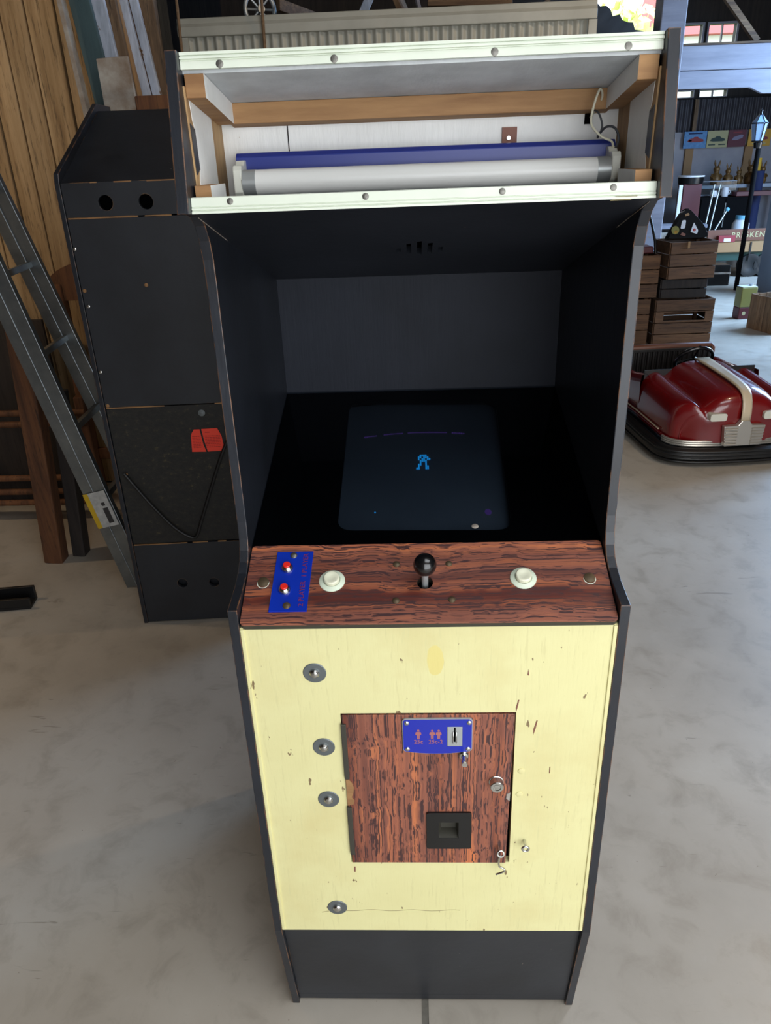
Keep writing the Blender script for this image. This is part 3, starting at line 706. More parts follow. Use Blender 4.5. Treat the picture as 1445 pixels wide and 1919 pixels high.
# --- marquee box
def topz(y): return 1.757-.156*(y-.085)
mb = MB(); v = []
for y, dz in ((.092,.008),(.76,.008),(.092,-.008),(.76,-.008)):
    for x in (-TI,TI): v.append((x,y,topz(y)+dz))
mb.add(v, [(0,1,3,2)]); mb.cur = 1; mb.add(v, [(4,6,7,5),(4,5,1,0)]); mb.cur = 0; mb.add(v, [(2,3,7,6),(0,2,6,4),(1,5,7,3)])
mb.build('top_board', ['black','grey_white'], AC, label='marquee top board, grey white brushed paint inside')
MB().bb(-TI,TI,.262,.274,1.54,topz(.26)-.008).build('marquee_back', 'white_paint', AC, label='white painted back board of the marquee box')
mb = MB(); v = [(x,y,topz(y)-.0085-d) for y in (.236,.262) for d in (0,.026) for x in (-TI+.02,TI-.02)]
mb.add(v, [(0,1,3,2),(4,6,7,5),(0,4,5,1),(2,3,7,6),(0,2,6,4),(1,5,7,3)]).build('back_batten', 'raw_wood', AC, bevel=.001, label='bare wooden batten at the back of the marquee box')
MB().bb(-.1885,-.1872,.2608,.263,1.60,1.716).build('board_joint', 'dark_void', AC)
for s in (-1,1):
    X = lambda d: s*(TI-d)
    # side lining: bare wood board, painted white but for its edges
    MB().prism([(.084,1.735),(.088,1.61),(.262,1.57),(.262,1.715)], 0, X(0), X(.002)).build('side_lining', 'raw_wood_z', AC, label='bare wood side lining of the marquee box')
    pnt = [(.096,1.724),(.101,1.698),(.106,1.69),(.107,1.642),(.102,1.632),(.098,1.613),(.2,1.585),(.2,1.714)]
    MB().prism(pnt, 0, X(.002), X(.0026)).build('paint_patch', 'white_paint', AC, label='patch of white paint on the side lining')
    MB().prism([(.087,1.695),(.1055,1.689),(.1065,1.643),(.089,1.637)], 0, X(.0021), X(.003)).build('paint_patch', 'black', AC, label='smear of black paint on the side lining')
    mb = MB()
    v = [(X(d),y,topz(y)-.0085-e) for y in (.088,.24) for d in (.0022,.026) for e in (0,.026)]
    mb.add(v, [(0,1,3,2),(4,6,7,5),(0,4,5,1),(0,2,6,4),(1,5,7,3)]); mb.cur = 1; mb.add(v, [(2,3,7,6)])
    mb.build('corner_batten', ['raw_wood','white_paint'], AC, bevel=.0008, label='wooden corner batten painted white on one face')
    mb = MB(); z0 = 1.605
    v = [(X(d),y,z0+e) for y in (.068,.15) for d in (.0025,.023) for e in (0,.02)]
    mb.add(v, [(0,1,3,2),(4,6,7,5),(0,4,5,1),(0,2,6,4),(1,5,7,3)]); mb.cur = 1; mb.add(v, [(2,3,7,6)])
    mb.build('lower_block', ['raw_wood','white_paint'], AC, bevel=.0008)
# trims
st = MB().prism([(.090,1.7515),(.083,1.752),(.0845,1.7605),(.0862,1.7612),(.0862,1.7622),(.0826,1.7628),(.083,1.7652),(.0862,1.7656),(.0862,1.7664),(.0838,1.7668),(.0845,1.770),(.093,1.7705)], 0, -TI+.0005, TI-.0005).build('marquee_trim', 'cream', AC, label='cream metal strip along the top of the marquee')
for x in (-.237,-.1,.089,.244):
    MB().lathe((x,.0845,1.7563),(0,-1,.1),[(0,0),(.0048,0),(.0044,.0012),(.002,.0018),(0,.0018)],16).build('trim_screw', 'screw', st, smooth=40)
sb = MB().prism([(.062,1.593),(.0475,1.5935),(.048,1.5962),(.0505,1.5966),(.0505,1.5974),(.0485,1.598),(.049,1.6),(.0512,1.6004),(.0512,1.6012),(.0498,1.6016),(.052,1.6118),(.062,1.6122)], 0, -TI+.0005, TI-.0005).build('marquee_trim', 'cream', AC, label='cream metal strip along the bottom of the marquee')
for x in (-.236,-.068,.099,.233):
    MB().lathe((x,.0512,1.6065),(0,-1,.1),[(0,0),(.0042,0),(.0038,.0012),(.002,.0018),(0,.0018)],16).build('trim_screw', 'screw', sb, smooth=40)
MB().add([(.236,.0470,1.5965),(.262,.0470,1.5965),(.256,.056,1.5915),(.232,.058,1.5910),(.236,.0478,1.5968),(.262,.0478,1.5968),(.256,.056,1.5920),(.232,.058,1.5915)],[(0,1,2,3),(4,7,6,5),(0,4,5,1),(2,6,7,3),(1,5,6,2),(0,3,7,4)]).build('tape_scrap', 'tape', sb)
# lamp fitting
fx = MB().prism([(.216,1.606),(.216,1.656),(.222,1.661),(.258,1.662),(.258,1.60),(.222,1.60)], 0, -.258, .272).build('lamp_fitting', 'blue_metal', AC, bevel=.001, label='blue fluorescent lamp fitting')
for x, s in ((-.250,1),(.265,-1)):
    pr = [(.176,1.612),(.176,1.640),(.181,1.646),(.197,1.646),(.205,1.652),(.218,1.652),(.218,1.602),(.205,1.602),(.197,1.607),(.181,1.607)]
    MB().prism(pr, 0, x-.006, x+.006).build('lampholder', 'holder', fx, bevel=.0015)
    MB().bb(x+s*.006-.0006 if s > 0 else x-.0068, x+.0068 if s > 0 else x-.006+.0006, .1745,.19,1.6235,1.628).build('pin_slot', 'dark_void', fx)
    MB().cyl((x+s*.0062,.190,1.6235),(x+s*.024,.190,1.6235), .0170, 30).build('tube_cap', 'alu', fx, smooth=40)
MB().cyl((-.226,.190,1.6235),(.241,.190,1.6235), .0166, 32).build('fluorescent_tube', 'tube', fx, smooth=40)
tb = MB().bb(.120,.141,.2585,.262,1.655,1.682).build('terminal_board', 'brown', fx)
MB().lathe((.129,.258,1.668),(0,-1,0),[(0,0),(.0035,0),(.003,.0015),(0,.002)],12).build('terminal_screw', 'steel', tb if False else fx, smooth=40)
MB().bb(.236,.246,.259,.2625,1.682,1.706).build('cable_hole', 'dark_void', AC)
def smoothpath(P, n=8):
    P = [Vector(p) for p in P]; out = []
    for i in range(len(P)-1):
        p0, p1, p2, p3 = P[max(i-1,0)], P[i], P[i+1], P[min(i+2,len(P)-1)]
        for k in range(n):
            t = k/n; out.append(.5*((2*p1)+(-p0+p2)*t+(2*p0-5*p1+4*p2-p3)*t*t+(-p0+3*p1-3*p2+p3)*t**3))
    return out+[P[-1]]
MB().tube(smoothpath([(.243,.257,1.69),(.252,.235,1.712),(.244,.215,1.722),(.236,.21,1.70),(.234,.205,1.68),(.247,.2,1.665),(.262,.2,1.658),(.266,.205,1.648)]), .0016, 8).build('white_wire', 'wire_w', fx, smooth=60)
MB().tube(smoothpath([(.241,.258,1.70),(.246,.225,1.695),(.252,.22,1.678),(.248,.225,1.663)]), .0013, 8).build('grey_wire', 'wire_k', fx, smooth=60)
MB().tube(smoothpath([(.248,.225,1.665),(.255,.21,1.676),(.266,.203,1.674),(.271,.2,1.66),(.267,.205,1.645)]), .0016, 8).build('grey_wire', 'wire_k', fx, smooth=60)
# carcass closing panels
MB().bb(-TI,TI,.74,.755,.03,1.655).build('back_panel', 'black', AC)
MB().bb(-TI,TI,.06,.74,.03,.045).build('floor_panel', 'black', AC)

# ================================================================== SECOND CABINET (seen from behind)
BC = thing('arcade_cabinet', 'black arcade cabinet seen from behind with an orange tag on its rough panel', 'arcade machine', (-1.1,1.542,0), math.radians(4.1))
bw = .6
sprof = [(-.004,0),(-.004,1.612),(.006,1.64),(.53,1.86),(.70,1.86),(.74,1.62),(.60,1.55),(.62,1.1),(.74,1.02),(.74,.3),(.70,0)]
for x in (0, bw): MB().prism(sprof, 0, x-.008, x+.008).build('side_panel', 'black_side', BC, bevel=.002)
MB().prism([(.009,1.512),(bw-.009,1.512),(bw-.009,1.612),(.009,1.612)], 1, 0, .014, [circ(.137,1.552,.0225,22), circ(.262,1.551,.0225,22)]).build('vent_panel', 'black_worn', BC, bevel=.0008, label='upper black rear panel with two round vent holes')
dr = MB().bb(.009,bw-.009,.001,.015,.893,1.508).build('rear_door', 'black_worn', BC, bevel=.001, label='large black rear door')
sv = MB().bb(.009,bw-.009,.004,.016,.352,.889).build('service_panel', 'rough_black', BC, bevel=.0012, label='rough black chipboard rear panel')
MB().prism([(.009,.004),(bw-.009,.004),(bw-.009,.348),(.009,.348)], 1, 0, .014, [circ(.169,.174,.0195,22), circ(.292,.170,.0195,22)]).build('lower_panel', 'black_worn', BC, bevel=.0008, label='lower black rear panel with two round holes')
MB().bb(.02,bw-.02,.03,.04,.02,.34).build('inner_board', 'black', BC)
MB().bb(.02,bw-.02,.05,.06,1.50,1.62).build('inner_board', 'dark_void', BC)
# sloping top with rim
mb = MB(); v = [(x,y,z) for (y,z) in ((.004,1.612),(.53,1.836),(.53,1.824),(.004,1.598)) for x in (.009,bw-.009)]
mb.add(v, [(0,1,3,2),(2,3,5,4),(4,5,7,6),(6,7,1,0),(0,2,4,6),(1,7,5,3)]).build('top_board', 'black_worn', BC)
MB().bb(.009,bw-.009,.53,.69,1.80,1.836).build('top_board', 'black_worn', BC)
MB().bb(.009,bw-.009,.58,.595,.02,1.5).build('front_board', 'black', BC)
def strip(z, name='bare_edge'):
    mb = MB(); x = .012
    while x < bw-.02:
        w = .015+.05*random.random()
        if random.random() < .62: mb.bb(x, min(x+w,bw-.01), -.0006, .003, z-.0012-.0012*random.random(), z+.0012+.001*random.random())
        x += w
    mb.build(name, 'raw_wood', BC, label='thin line of bare wood where the paint has worn off')['kind'] = 'stuff'
for z in (.350,.891,1.510,1.611): strip(z)
for x, z, m_ in [(.013,1.42,'steel'),(.018,1.29,'raw_wood'),(.020,1.24,'steel'),(.016,1.02,'steel'),(.018,.9,'raw_wood'),(.035,.64,'raw_wood'),(.22,1.30,'raw_wood')]:
    MB().lathe((x,.001,z),(0,-1,0),[(0,0),(.0065,0),(.0055,.002),(.0025,.003),(0,.003)],14).build('panel_screw', m_, dr, smooth=40)
w = MB().lathe((.338,.004,.858),(0,-1,0),[(0,0),(.012,0),(.012,.0015),(.006,.002),(.006,.004),(0,.005)],18).build('panel_bolt', 'zinc', sv, smooth=40)
# orange tag
tg1 = [(.289,.775),(.285,.715),(.3355,.7135),(.3285,.74),(.326,.763),(.3225,.7985),(.302,.7985),(.293,.7855)]
tg2 = [(.341,.7135),(.397,.7145),(.400,.738),(.397,.770),(.385,.8),(.329,.799),(.333,.76)]
for P in (tg1, tg2): MB().prism(P, 1, .0008, .0035).build('tag_label', 'orange', sv, label='torn orange paper tag')
mb = MB()
for r_ in range(8):
    z = .773-.006*r_
    for x0, x1 in ((.293,.321-.0012*r_*0),(.338,.392)):
        x = x0
        while x < x1:
            L_ = .003+.008*random.random(); mb.bb(x, min(x+L_,x1), .0002, .001, z-.0011, z+.0011); x += L_+.0018
mb.bb(.34,.357,.0002,.001,.7855,.7885)
mb.build('tag_print', 'orange_ink', sv, label='small dark print on the orange tag')
MB().tube(smoothpath([(.03,-.006,.645),(.06,-.012,.60),(.11,-.014,.52),(.17,-.015,.435),(.215,-.016,.392),(.245,-.016,.378),(.262,-.016,.392),(.285,-.014,.45),(.33,-.012,.56),(.385,-.012,.69),(.42,-.008,.76)]), .0062, 10).build('power_cord', 'rubber', BC, smooth=60)

# ================================================================== LEFT: LADDER, TIMBER, PLANKS
ld = thing('metal_ladder', 'galvanised metal ladder leaning beside the rear-facing cabinet', 'ladder', (-1.22,1.83,0))
def rail(a, b, par):
    a, b = Vector(a), Vector(b); d = (b-a).normalized(); L = (b-a).length
    side = Vector((0,1,0)); n = d.cross(side).normalized()      # n: across the ladder's thickness
    P = [(-.05,-.014),(.05,-.014),(.05,.014),(.043,.014),(.043,-.007),(-.043,-.007),(-.043,.014),(-.05,.014)]
    mb = MB(); k = len(P)
    vs = [a+n*p[0]+side*p[1]+d*t for t in (0,L) for p in P]
    mb.add(vs, [(i,(i+1)%k,k+(i+1)%k,k+i) for i in range(k)]+[(0,1,2,3,4,5,6,7)[::-1],tuple(range(k,2*k))])
    # pressed rib along the web
    mb.beam(a+n*.004+side*-.014, b+n*.004+side*-.014, .006, .006, up=side)
    return mb.build('rail', 'galv', par, bevel=.002)
A0, A1 = Vector((-.005,0,.01)), Vector((-.655,-.04,2.95)); B0_, B1 = Vector((.01,.37,.01)), Vector((-.80,.37,2.95))
rail(A0, A1, ld); rail(B0_, B1, ld)
for i in range(10):
    t = (.10+.3*i)/2.95
    mb = MB().beam(A0.lerp(A1,t)+Vector((0,.012,0)), B0_.lerp(B1,t)-Vector((0,.012,0)), .03, .024, up=(-.2,0,1))
    mb.build('rung', 'galv', ld, bevel=.003)
dA = (A1-A0).normalized(); nA = dA.cross(Vector((0,1,0))).normalized()
def stick(s0, s1, n0, n1, off, m_, nm):
    c = A0+dA*((s0+s1)/2)+nA*((n0+n1)/2)+Vector((0,off,0))
    MB().beam(c-dA*(s1-s0)/2, c+dA*(s1-s0)/2, .0012, n1-n0, up=nA).build(nm, m_, ld)
stick(.30,.46,-.045,.048,-.0205,'sticker','sticker'); stick(.30,.46,.028,.0485,-.0212,'sticker_y','sticker_band'); stick(.315,.385,-.03,-.008,-.0212,'ink','sticker_print')
stick(.395,.41,-.025,-.01,-.0212,'ink','sticker_print')
# timbers
tag(MB().beam((-1.70,2.08,0),(-1.58,2.02,1.10), .085, .075, up=(0,1,0)).build('timber_post', 'post_wood', bevel=.006), 'reddish brown timber post leaning behind the metal ladder', 'post')
tag(MB().beam((-1.605,2.14,0),(-1.53,2.12,.80), .06, .07, up=(0,1,0)).build('timber_post', 'dark_wood', bevel=.006), 'dark narrow timber post beside the reddish brown post', 'post')
an = thing('angle_beam', 'dark channel beam lying on the floor below the ladder', 'beam', (-1.632,1.70,0), math.radians(188))
MB().prism([(-.045,0),(.045,0),(.045,.012),(-.03,.012),(-.03,.065),(-.045,.065)], 0, 0, 1.1).build('beam', 'rubber', an, bevel=.002)
MB().prism([(.03,.012),(.045,.012),(.045,.05),(.03,.05)], 0, 0, 1.1).build('flange', 'rubber', an, bevel=.002)
# headboard with arched rail
hb = thing('wooden_headboard', 'brown wooden headboard with an arched top rail behind the ladder', 'headboard', (-1.45,2.72,0))
for x in (-.26,.26): MB().beam((x,0,0),(x,0,1.16), .05, .05, up=(0,1,0)).build('stile', 'post_wood', hb, bevel=.008)
ar = [(.31*math.cos(a), 1.14+.13*math.sin(a)) for a in [PI*i/20 for i in range(21)]]+[(-.27,1.08),(.27,1.08)]
MB().prism(ar, 1, -.02, .02).build('arched_rail', 'post_wood', hb, bevel=.008)
for i in range(4): MB().cyl((-.15+.1*i,0,.3),(-.15+.1*i,0,1.09), .012, 10).build('spindle', 'post_wood', hb, smooth=40)
MB().bb(-.26,.26,-.015,.015,.26,.32).build('cross_rail', 'post_wood', hb, bevel=.004)
# railing frame low on the left
rf = thing('railing_frame', 'low brown wooden railing frame with round rails behind the timber post', 'railing', (-2.05,2.5,0))
for x in (-.42,.42): MB().beam((x,.02,0),(x,.02,.66), .05, .05, up=(0,1,0)).build('post', 'post_wood', rf, bevel=.006)
for z in (.586,.53,.245,.17,.11): MB().cyl((-.44,0,z),(.44,0,z), .016, 12).build('rail', 'post_wood', rf, smooth=40)
tag(MB().prism([(-2.8,.0),(-1.86,.0),(-1.86,.98),(-2.8,.98)], 1, 2.78, 2.8).build('standing_sheet', 'dark_wood', bevel=.003), 'dark sheet added to blacken the gaps behind the railing frame', 'board')  # dark sheet put in so the area between the rails reads black
# planks standing in the corner behind the second cabinet
def plank(top, base, w, th, m_, lab, yaw=0.0):
    a, b = Vector(base), Vector(top); d = (b-a).normalized()
    up = Vector((math.sin(yaw), -math.cos(yaw), 0)); up = (up-d*up.dot(d)).normalized()
    tag(MB().beam(a, b, w, th, up=up).build('leaning_plank', m_, bevel=.003), lab, 'plank')
plank((-1.407,2.585,2.55),(-1.18,2.40,0), .02, .05, 'ply', 'narrow splintered plank edge leaning beside the teal board', 0)
plank((-1.363,2.645,2.55),(-1.05,2.45,0), .085, .025, 'teal', 'dark teal painted board leaning in the corner')
plank((-1.322,2.70,2.55),(-1.02,2.50,0), .085, .025, 'peel', 'pale blue white peeling board leaning in the corner')
plank((-1.268,2.755,2.55),(-1.02,2.55,0), .05, .03, 'old_wood', 'brown board leaning between the peeling board and the tan one')
plank((-1.26,2.81,2.30),(-.95,2.60,0), .055, .03, 'tan', 'tan plank with a square cut top in the corner')
plank((-1.23,2.86,2.30),(-.90,2.65,0), .04, .03, 'peel', 'narrow peeling white plank next to the tan plank')
plank((-1.19,2.885,2.31),(-.86,2.69,0), .035, .03, 'peel', 'short rounded peeling white plank near the corner post')
plank((-1.18,2.945,2.58),(-1.05,2.83,0), .10, .025, 'old_wood', 'broad grey brown board leaning against the corner post')
pb = thing('standing_sheet', 'stained pale sheet standing behind the rear-facing cabinet', 'board', (-1.14,2.345,0))
MB().prism([(-.055,0),(.2,0),(.085,2.035),(-.05,2.03)] if False else [(-.045,0),(.16,0),(.06,2.035),(-.062,2.03)], 1, 0, .018).build('panel', 'ply', pb, bevel=.003)
MB().bb(.06,.24,.0,.02,1.80,1.90).build('rail', 'post_wood', pb, bevel=.003)

# ================================================================== BUMPER CAR
CAR = thing('bumper_car', 'glossy dark red bumper car with cream hood stripe and silver grille', 'bumper car', (1.825,3.11,0), math.radians(5))
def half(hc, hf, w, zb=.11):
    return [(x*.93,z) for x,z in [(0,hc),(.075,hc-.002),(.145,hc-.014),(.195,hc-.05),(.22,hf-.01),(.245,hf-.03),(.27,hf-.006),(.30,hf+.006),(.335,hf-.004),(.372,hf-.03),(.392,hf-.08),(.40,.2),(.40,zb)]]
stn = [(0.0,.36,.29,.86),(.012,.385,.325,.92),(.04,.405,.345,.965),(.09,.418,.352,.99),(.18,.428,.357,1.0),(.3,.436,.364,1.0),(.42,.442,.372,1.0),(.53,.446,.38,1.0),(.60,.448,.385,1.0)]
rows = []
for y, hc, hf, sx in stn:
    h = half(hc, hf, .4)
    yy = lambda x: y + (.10*(abs(x)/.4)**3.2)*(1-y/.6)
    L_ = [(-x*sx, yy(x), z) for x, z in reversed(h)] + [(x*sx, yy(x), z) for x, z in h[1:]]
    rows.append(L_)
mb = MB().grid(rows)
n = len(rows[0]); mb.add([], [])
# nose face closed down to the sill
front = rows[0]; ctr = [(p[0]*.96, p[1]+.0, .125+(p[2]-.125)*.55) for p in front]; bot = [(p[0]*.96, p[1], .125) for p in front]
mb.grid([front, [(p[0]*.985,p[1]-.006,.125+(p[2]-.125)*.85) for p in front], ctr, bot])
body = mb.build('hood', 'car_red', CAR, smooth=70, sub=2)
# tub: sides and tail
def wall(s):
    pts = [(.36,.12),(.372,.2),(.377,.33),(.37,.375),(.345,.385),(.325,.37),(.325,.14)]
    rr = []
    for y in (.58,.75,.95,1.08,1.14): rr.append([(s*x*(1.0 if y < 1.1 else .96), y, z-.05*max(0,min(1,(y-.58)/.25))*(z > .3)) for x, z in pts])
    return MB().grid(rr)
for s in (-1,1): wall(s).build('side_tub', 'car_red', CAR, smooth=60)
MB().prism([(-.37,.12),(.37,.12),(.37,.31),(-.37,.31)], 1, 1.10, 1.15).build('tail', 'car_red', CAR, bevel=.02)
MB().bb(-.36,.36,.5,1.12,.125,.14).build('floor_pan', 'seat', CAR)
MB().prism([(-.35,.14),(.35,.14),(.35,.40),(-.35,.40)], 1, .595,.605).build('dash', 'seat', CAR)
sc_ = MB().bb(-.34,.34,.8,1.06,.14,.25).build('seat_cushion', 'seat', CAR, bevel=.02)
sbk = MB().bb(-.35,.28,1.03,1.08,.2,.43).build('seat_back', 'seat', CAR, bevel=.012)
for i in range(18): MB().cyl((-.33+.0345*i,1.03,.24),(-.33+.0345*i,1.03,.405), .014, 8).build('seat_rib', 'seat', sbk, smooth=60)
MB().tube([(-.36,1.05,.3),(-.36,1.05,.415),(-.345,1.05,.432),(.27,1.05,.432),(.285,1.05,.415),(.285,1.05,.3)], .02, 10).build('seat_rim', 'car_brown', sbk, smooth=60)
tilt = Matrix.Rotation(-.9,3,'X')
wh = MB().tube([Vector((.0,.70,.425))+tilt@Vector((.115*math.cos(a),.115*math.sin(a),0)) for a in [2*PI*i/28 for i in range(28)]], .012, 8, True).build('steering_wheel', 'black_satin', CAR, smooth=60)
mb = MB()
for a in (.5,2.6,4.7): mb.cyl((0,.70,.44), Vector((0,.70,.44))+tilt@Vector((.11*math.cos(a),.11*math.sin(a),0)), .007, 8)
mb.cyl((0,.7,.44),(0,.58,.36),.012,10).build('steering_spokes', 'black_satin', wh, smooth=60)
# rubber bumper round the plan outline
plan = []
for a in [PI*i/24 for i in range(25)]:
    c, s_ = math.cos(a), math.sin(a); e = .6
    plan.append((-.415*math.copysign(abs(c)**e, c), .2-.225*abs(s_)**e*1.0))
plan = [(-.415,1.12),(-.415,.9),(-.415,.6),(-.415,.3)]+plan+[(.415,.3),(.415,.6),(.415,.9),(.415,1.12),(.37,1.19),(-.37,1.19)]
def ring(off, z, r, m_, nm, par=CAR, pl=plan, n=10, closed=True):
    P = []
    for x, y in pl:
        d = Vector((x, y-.45)); k = 1-off/max(.05,d.length); P.append((x*k, .45+(y-.45)*k, z))
    return MB().tube(P, r, n, closed).build(nm, m_, par, smooth=60)
bp = ring(.005,.062,.042,'rubber','rubber_bumper')
for z in (.03,.05,.07,.09): ring(-.03,z,.009,'rubber','bumper_ridge',bp,n=8)
ring(.05,.05,.045,'rubber','bumper_core',bp)
fr = [p for p in plan[2:-4] if True]
fr2 = [p for p in plan if p[1] < .19]
for z in (.106,.118,.130): ring(.04,z,.008,'car_chrome','chrome_rib',CAR,fr2,8,False)
ring(.045,.13,.008,'car_red','sill',CAR,plan,8)
ring(.036,.152,.0045,'car_cream','sill_line',CAR,[(-.415,1.12),(-.415,.6),(-.415,.2)],6,False)
# grille
gm = MB(); gr = MB().prism([(-.105,.115),(.105,.115),(.118,.232),(.04,.236),(.022,.262),(-.022,.262),(-.04,.236),(-.118,.232)], 1, -.034, .0).build('grille', 'car_chrome', CAR, bevel=.004)
for s in (-1,1):
    for k in range(6):
        z = .125+.018*k; MB().cyl((s*.04,-.036,z),(s*(.106+.001*k),-.034,z), .0065, 8).build('grille_rib', 'car_chrome', gr, smooth=60)
# stripe down the middle of the hood, following its crown
pr = [(-.012,.25),(-.013,.30),(-.008,.335),(.0,.365),(.012,.390),(.04,.411),(.09,.4235),(.18,.4335),(.3,.4415),(.42,.4475),(.53,.4515),(.60,.4535)]
mb = MB(); rr = []
for i, (y, z) in enumerate(pr):
    w = .026 if i < 5 else .026+.02*(i-4)/7
    dy, dz = (-.008, .0) if i < 4 else (-.003,.004)
    rr.append([(x, y+dy+.0, z+dz-.0*abs(x)) for x in (-w,-w*.5,0,w*.5,w)])
mb.grid(rr); mb.build('hood_stripe', 'car_cream', CAR, smooth=60).modifiers.new('solid','SOLIDIFY').thickness = -.008
for s in (-1,1):
    MB().prism(rrect(s*.152-.047,s*.152+.047,.262,.304,.012), 1, -.022, .06).build('headlamp', 'car_lamp', CAR, bevel=.004)

# ================================================================== CRATES AND THE CORNER BEHIND THE CAR
def crate(name, lab, loc, rz, w, d, h, nb, m_='crate', slot=False, group=None):
    t = thing(name, lab, 'crate', loc, rz, group)
    bh = h/nb
    for i in range(nb):
        z0, z1 = i*bh+.004, (i+1)*bh-.004
        if slot and i == nb-2:
            MB().prism([(-w/2,z0),(w/2,z0),(w/2,z1),(-w/2,z1)], 1, -d/2, -d/2+.015, [[(-w*.36,z0+.02),(-w*.36,z1),(w*.36,z1),(w*.36,z0+.02)]] if False else [[(-w*.36,z0+.015),(-w*.36,z1-.005),(w*.36,z1-.005),(w*.36,z0+.015)]]).build('slat', m_, t)
        else: MB().bb(-w/2,w/2,-d/2,-d/2+.015,z0,z1).build('slat', m_, t, bevel=.003)
        MB().bb(-w/2,w/2,d/2-.015,d/2,z0,z1).build('slat', m_, t)
        for s in (-1,1): MB().bb(s*w/2-.008,s*w/2+.008,-d/2+.016,d/2-.016,z0,z1).build('slat', m_, t, bevel=.002)
    for sx in (-1,1):
        for sy in (-1,1): MB().bb(sx*(w/2-.035)-.015,sx*(w/2-.035)+.015,sy*(d/2-.032)-.014,sy*(d/2-.032)+.014,.002,h-.002).build('corner_post', m_, t)
    MB().bb(-w/2+.01,w/2-.01,-d/2+.016,d/2-.016,.006,.02).build('base', m_, t)
    return t
c1 = crate('wooden_crate', 'brown wooden crate with a hand slot, lowest of the stack behind the car', (2.44,6.18,0), .03, .52, .36, .41, 4, slot=True)
c2 = crate('wooden_crate', 'dark small crate between the slotted crate and the upper brown box', (2.42,6.20,.415), 0, .40, .34, .17, 2, 'dark_wood')
c3 = crate('wooden_crate', 'brown wooden box carrying the stickered black case', (2.43,6.16,.59), .12, .42, .36, .315, 3)
MB().bb(-.07,-.05,-.190,-.181,.26,.315).build('label_scrap', 'tan', c3)
c4 = crate('wooden_crate', 'tall brown crate at the bottom of the hidden left stack', (1.94,6.2,0), -.03, .40, .34, .42, 3)
c5 = crate('wooden_crate', 'brown crate on top of the hidden left stack', (1.98,6.2,.425), .02, .40, .34, .37, 3)
tag(MB().tube([(2.155,6.1,.80),(2.145,6.12,.9),(2.13,6.2,1.02),(2.10,6.25,1.14)], .012, 8).build('dark_stick', 'rubber', smooth=60), 'dark stick standing on the left crate stack', 'stick')
# stickered black guitar-pick shaped case lid
cs = thing('stickered_case', 'black rounded case covered in coloured stickers on top of the brown box', 'case', (2.40,6.13,.91), .1, None, (math.radians(-14),0,.1))
oc = rpoly([(-.17,0),(.20,0),(.16,.10),(.02,.245),(-.02,.245)], .04)
MB().prism(oc, 1, -.05, .05).build('shell', 'black_plastic', cs, bevel=.015)
for P, m_ in [(circ(-.105,.07,.035,14),'olive'),(rpoly([(-.06,.08),(-.02,.08),(-.01,.15),(-.045,.15)],.012),'white_gloss'),(rpoly([(.03,.05),(.09,.03),(.1,.06),(.06,.13)],.01),'white_gloss'),(circ(.065,.065,.014,10),'red'),(circ(-.1,.055,.016,10),'sign_yellow'),(rpoly([(-.02,.18),(.02,.19),(.01,.21),(-.02,.2)],.004),'tan'),(rpoly([(-.06,.03),(-.02,.015),(-.01,.035),(-.045,.05)],.004),'brown')]:
    MB().prism(P, 1, -.0535, -.0505).build('case_sticker', m_, cs)
tag(MB().bb(1.88,2.13,6.08,6.28,.802,.86).build('boxed_bundle', 'maroon', bevel=.01), 'maroon bundle lying on the left crate stack', 'bundle')
# light boards far behind the case
lb = thing('pale_bench', 'pale plank bench in the light behind the stickered case', 'bench', (3.25,9.3,0))
MB().bb(-.35,.45,-.15,.15,.72,.76).build('seat_plank', 'white_wood', lb); MB().bb(-.35,.45,-.16,-.13,.56,.68).build('apron', 'ply', lb)
for s in (-.3,.4): MB().bb(s-.03,s+.03,-.12,.12,0,.72).build('leg', 'white_wood', lb)
# tin, open crate with bottles, jar box
tn = thing('oil_tin', 'olive and maroon rectangular tin beside the pale crate', 'tin', (3.45,7.13,0), .15)
MB().bb(-.085,.085,-.06,.06,.0,.12).build('lower_band', 'maroon', tn, bevel=.008); MB().bb(-.085,.085,-.06,.06,.12,.32).build('body', 'olive', tn, bevel=.008)
MB().bb(-.08,.08,-.055,.055,.32,.328).build('lid', 'white_gloss', tn, bevel=.003); MB().cyl((.04,0,.328),(.04,0,.345),.02,14).build('cap', 'alu', tn, smooth=40)
MB().lathe((-.03,-.0605,.06),(0,-1,0),[(0,0),(.02,0),(.02,.001),(0,.001)],16).build('emblem', 'sign_cream', tn)
pc = thing('wooden_crate', 'pale upright-slatted crate of tools beside the olive tin', 'crate', (3.60,6.55,0), .3)
for i in range(6):
    for y in (-.2,.185): MB().bb(-.25+.0834*i+.002,-.25+.0834*(i+1)-.002,y,y+.015,0,.33-.004*(i%2)).build('slat', 'crate2', pc, bevel=.002)
for i in range(4):
    for x in (-.25,.235): MB().bb(x,x+.015,-.184+.092*i,-.184+.092*(i+1)-.004,0,.328).build('slat', 'crate2', pc, bevel=.002)
MB().bb(-.234,.234,-.184,.184,.005,.02).build('base', 'crate2', pc)
tag(MB().cyl((3.66,6.40,.335),(3.50,6.38,.42),.02,12).build('steel_bar', 'steel', smooth=40), 'bright steel bar sticking out of the pale crate', 'bar')
tag(MB().beam((3.52,6.62,.22),(3.44,6.45,.40),.05,.012).build('silver_strap', 'white_gloss'), 'white strap hanging over the edge of the pale crate', 'strap')
jr = thing('dark_jar', 'dark jar with pale collar standing in the pale crate', 'jar', (3.70,6.62,.24))
MB().lathe((0,0,0),(0,0,1),[(0,0),(.07,0),(.07,.12),(.07,.13),(0,.13)],20).build('body', 'crate', jr, smooth=40)
MB().lathe((0,0,.13),(0,0,1),[(0,0),(.065,0),(.065,.05),(0,.05)],20).build('collar', 'white_gloss', jr, smooth=40)
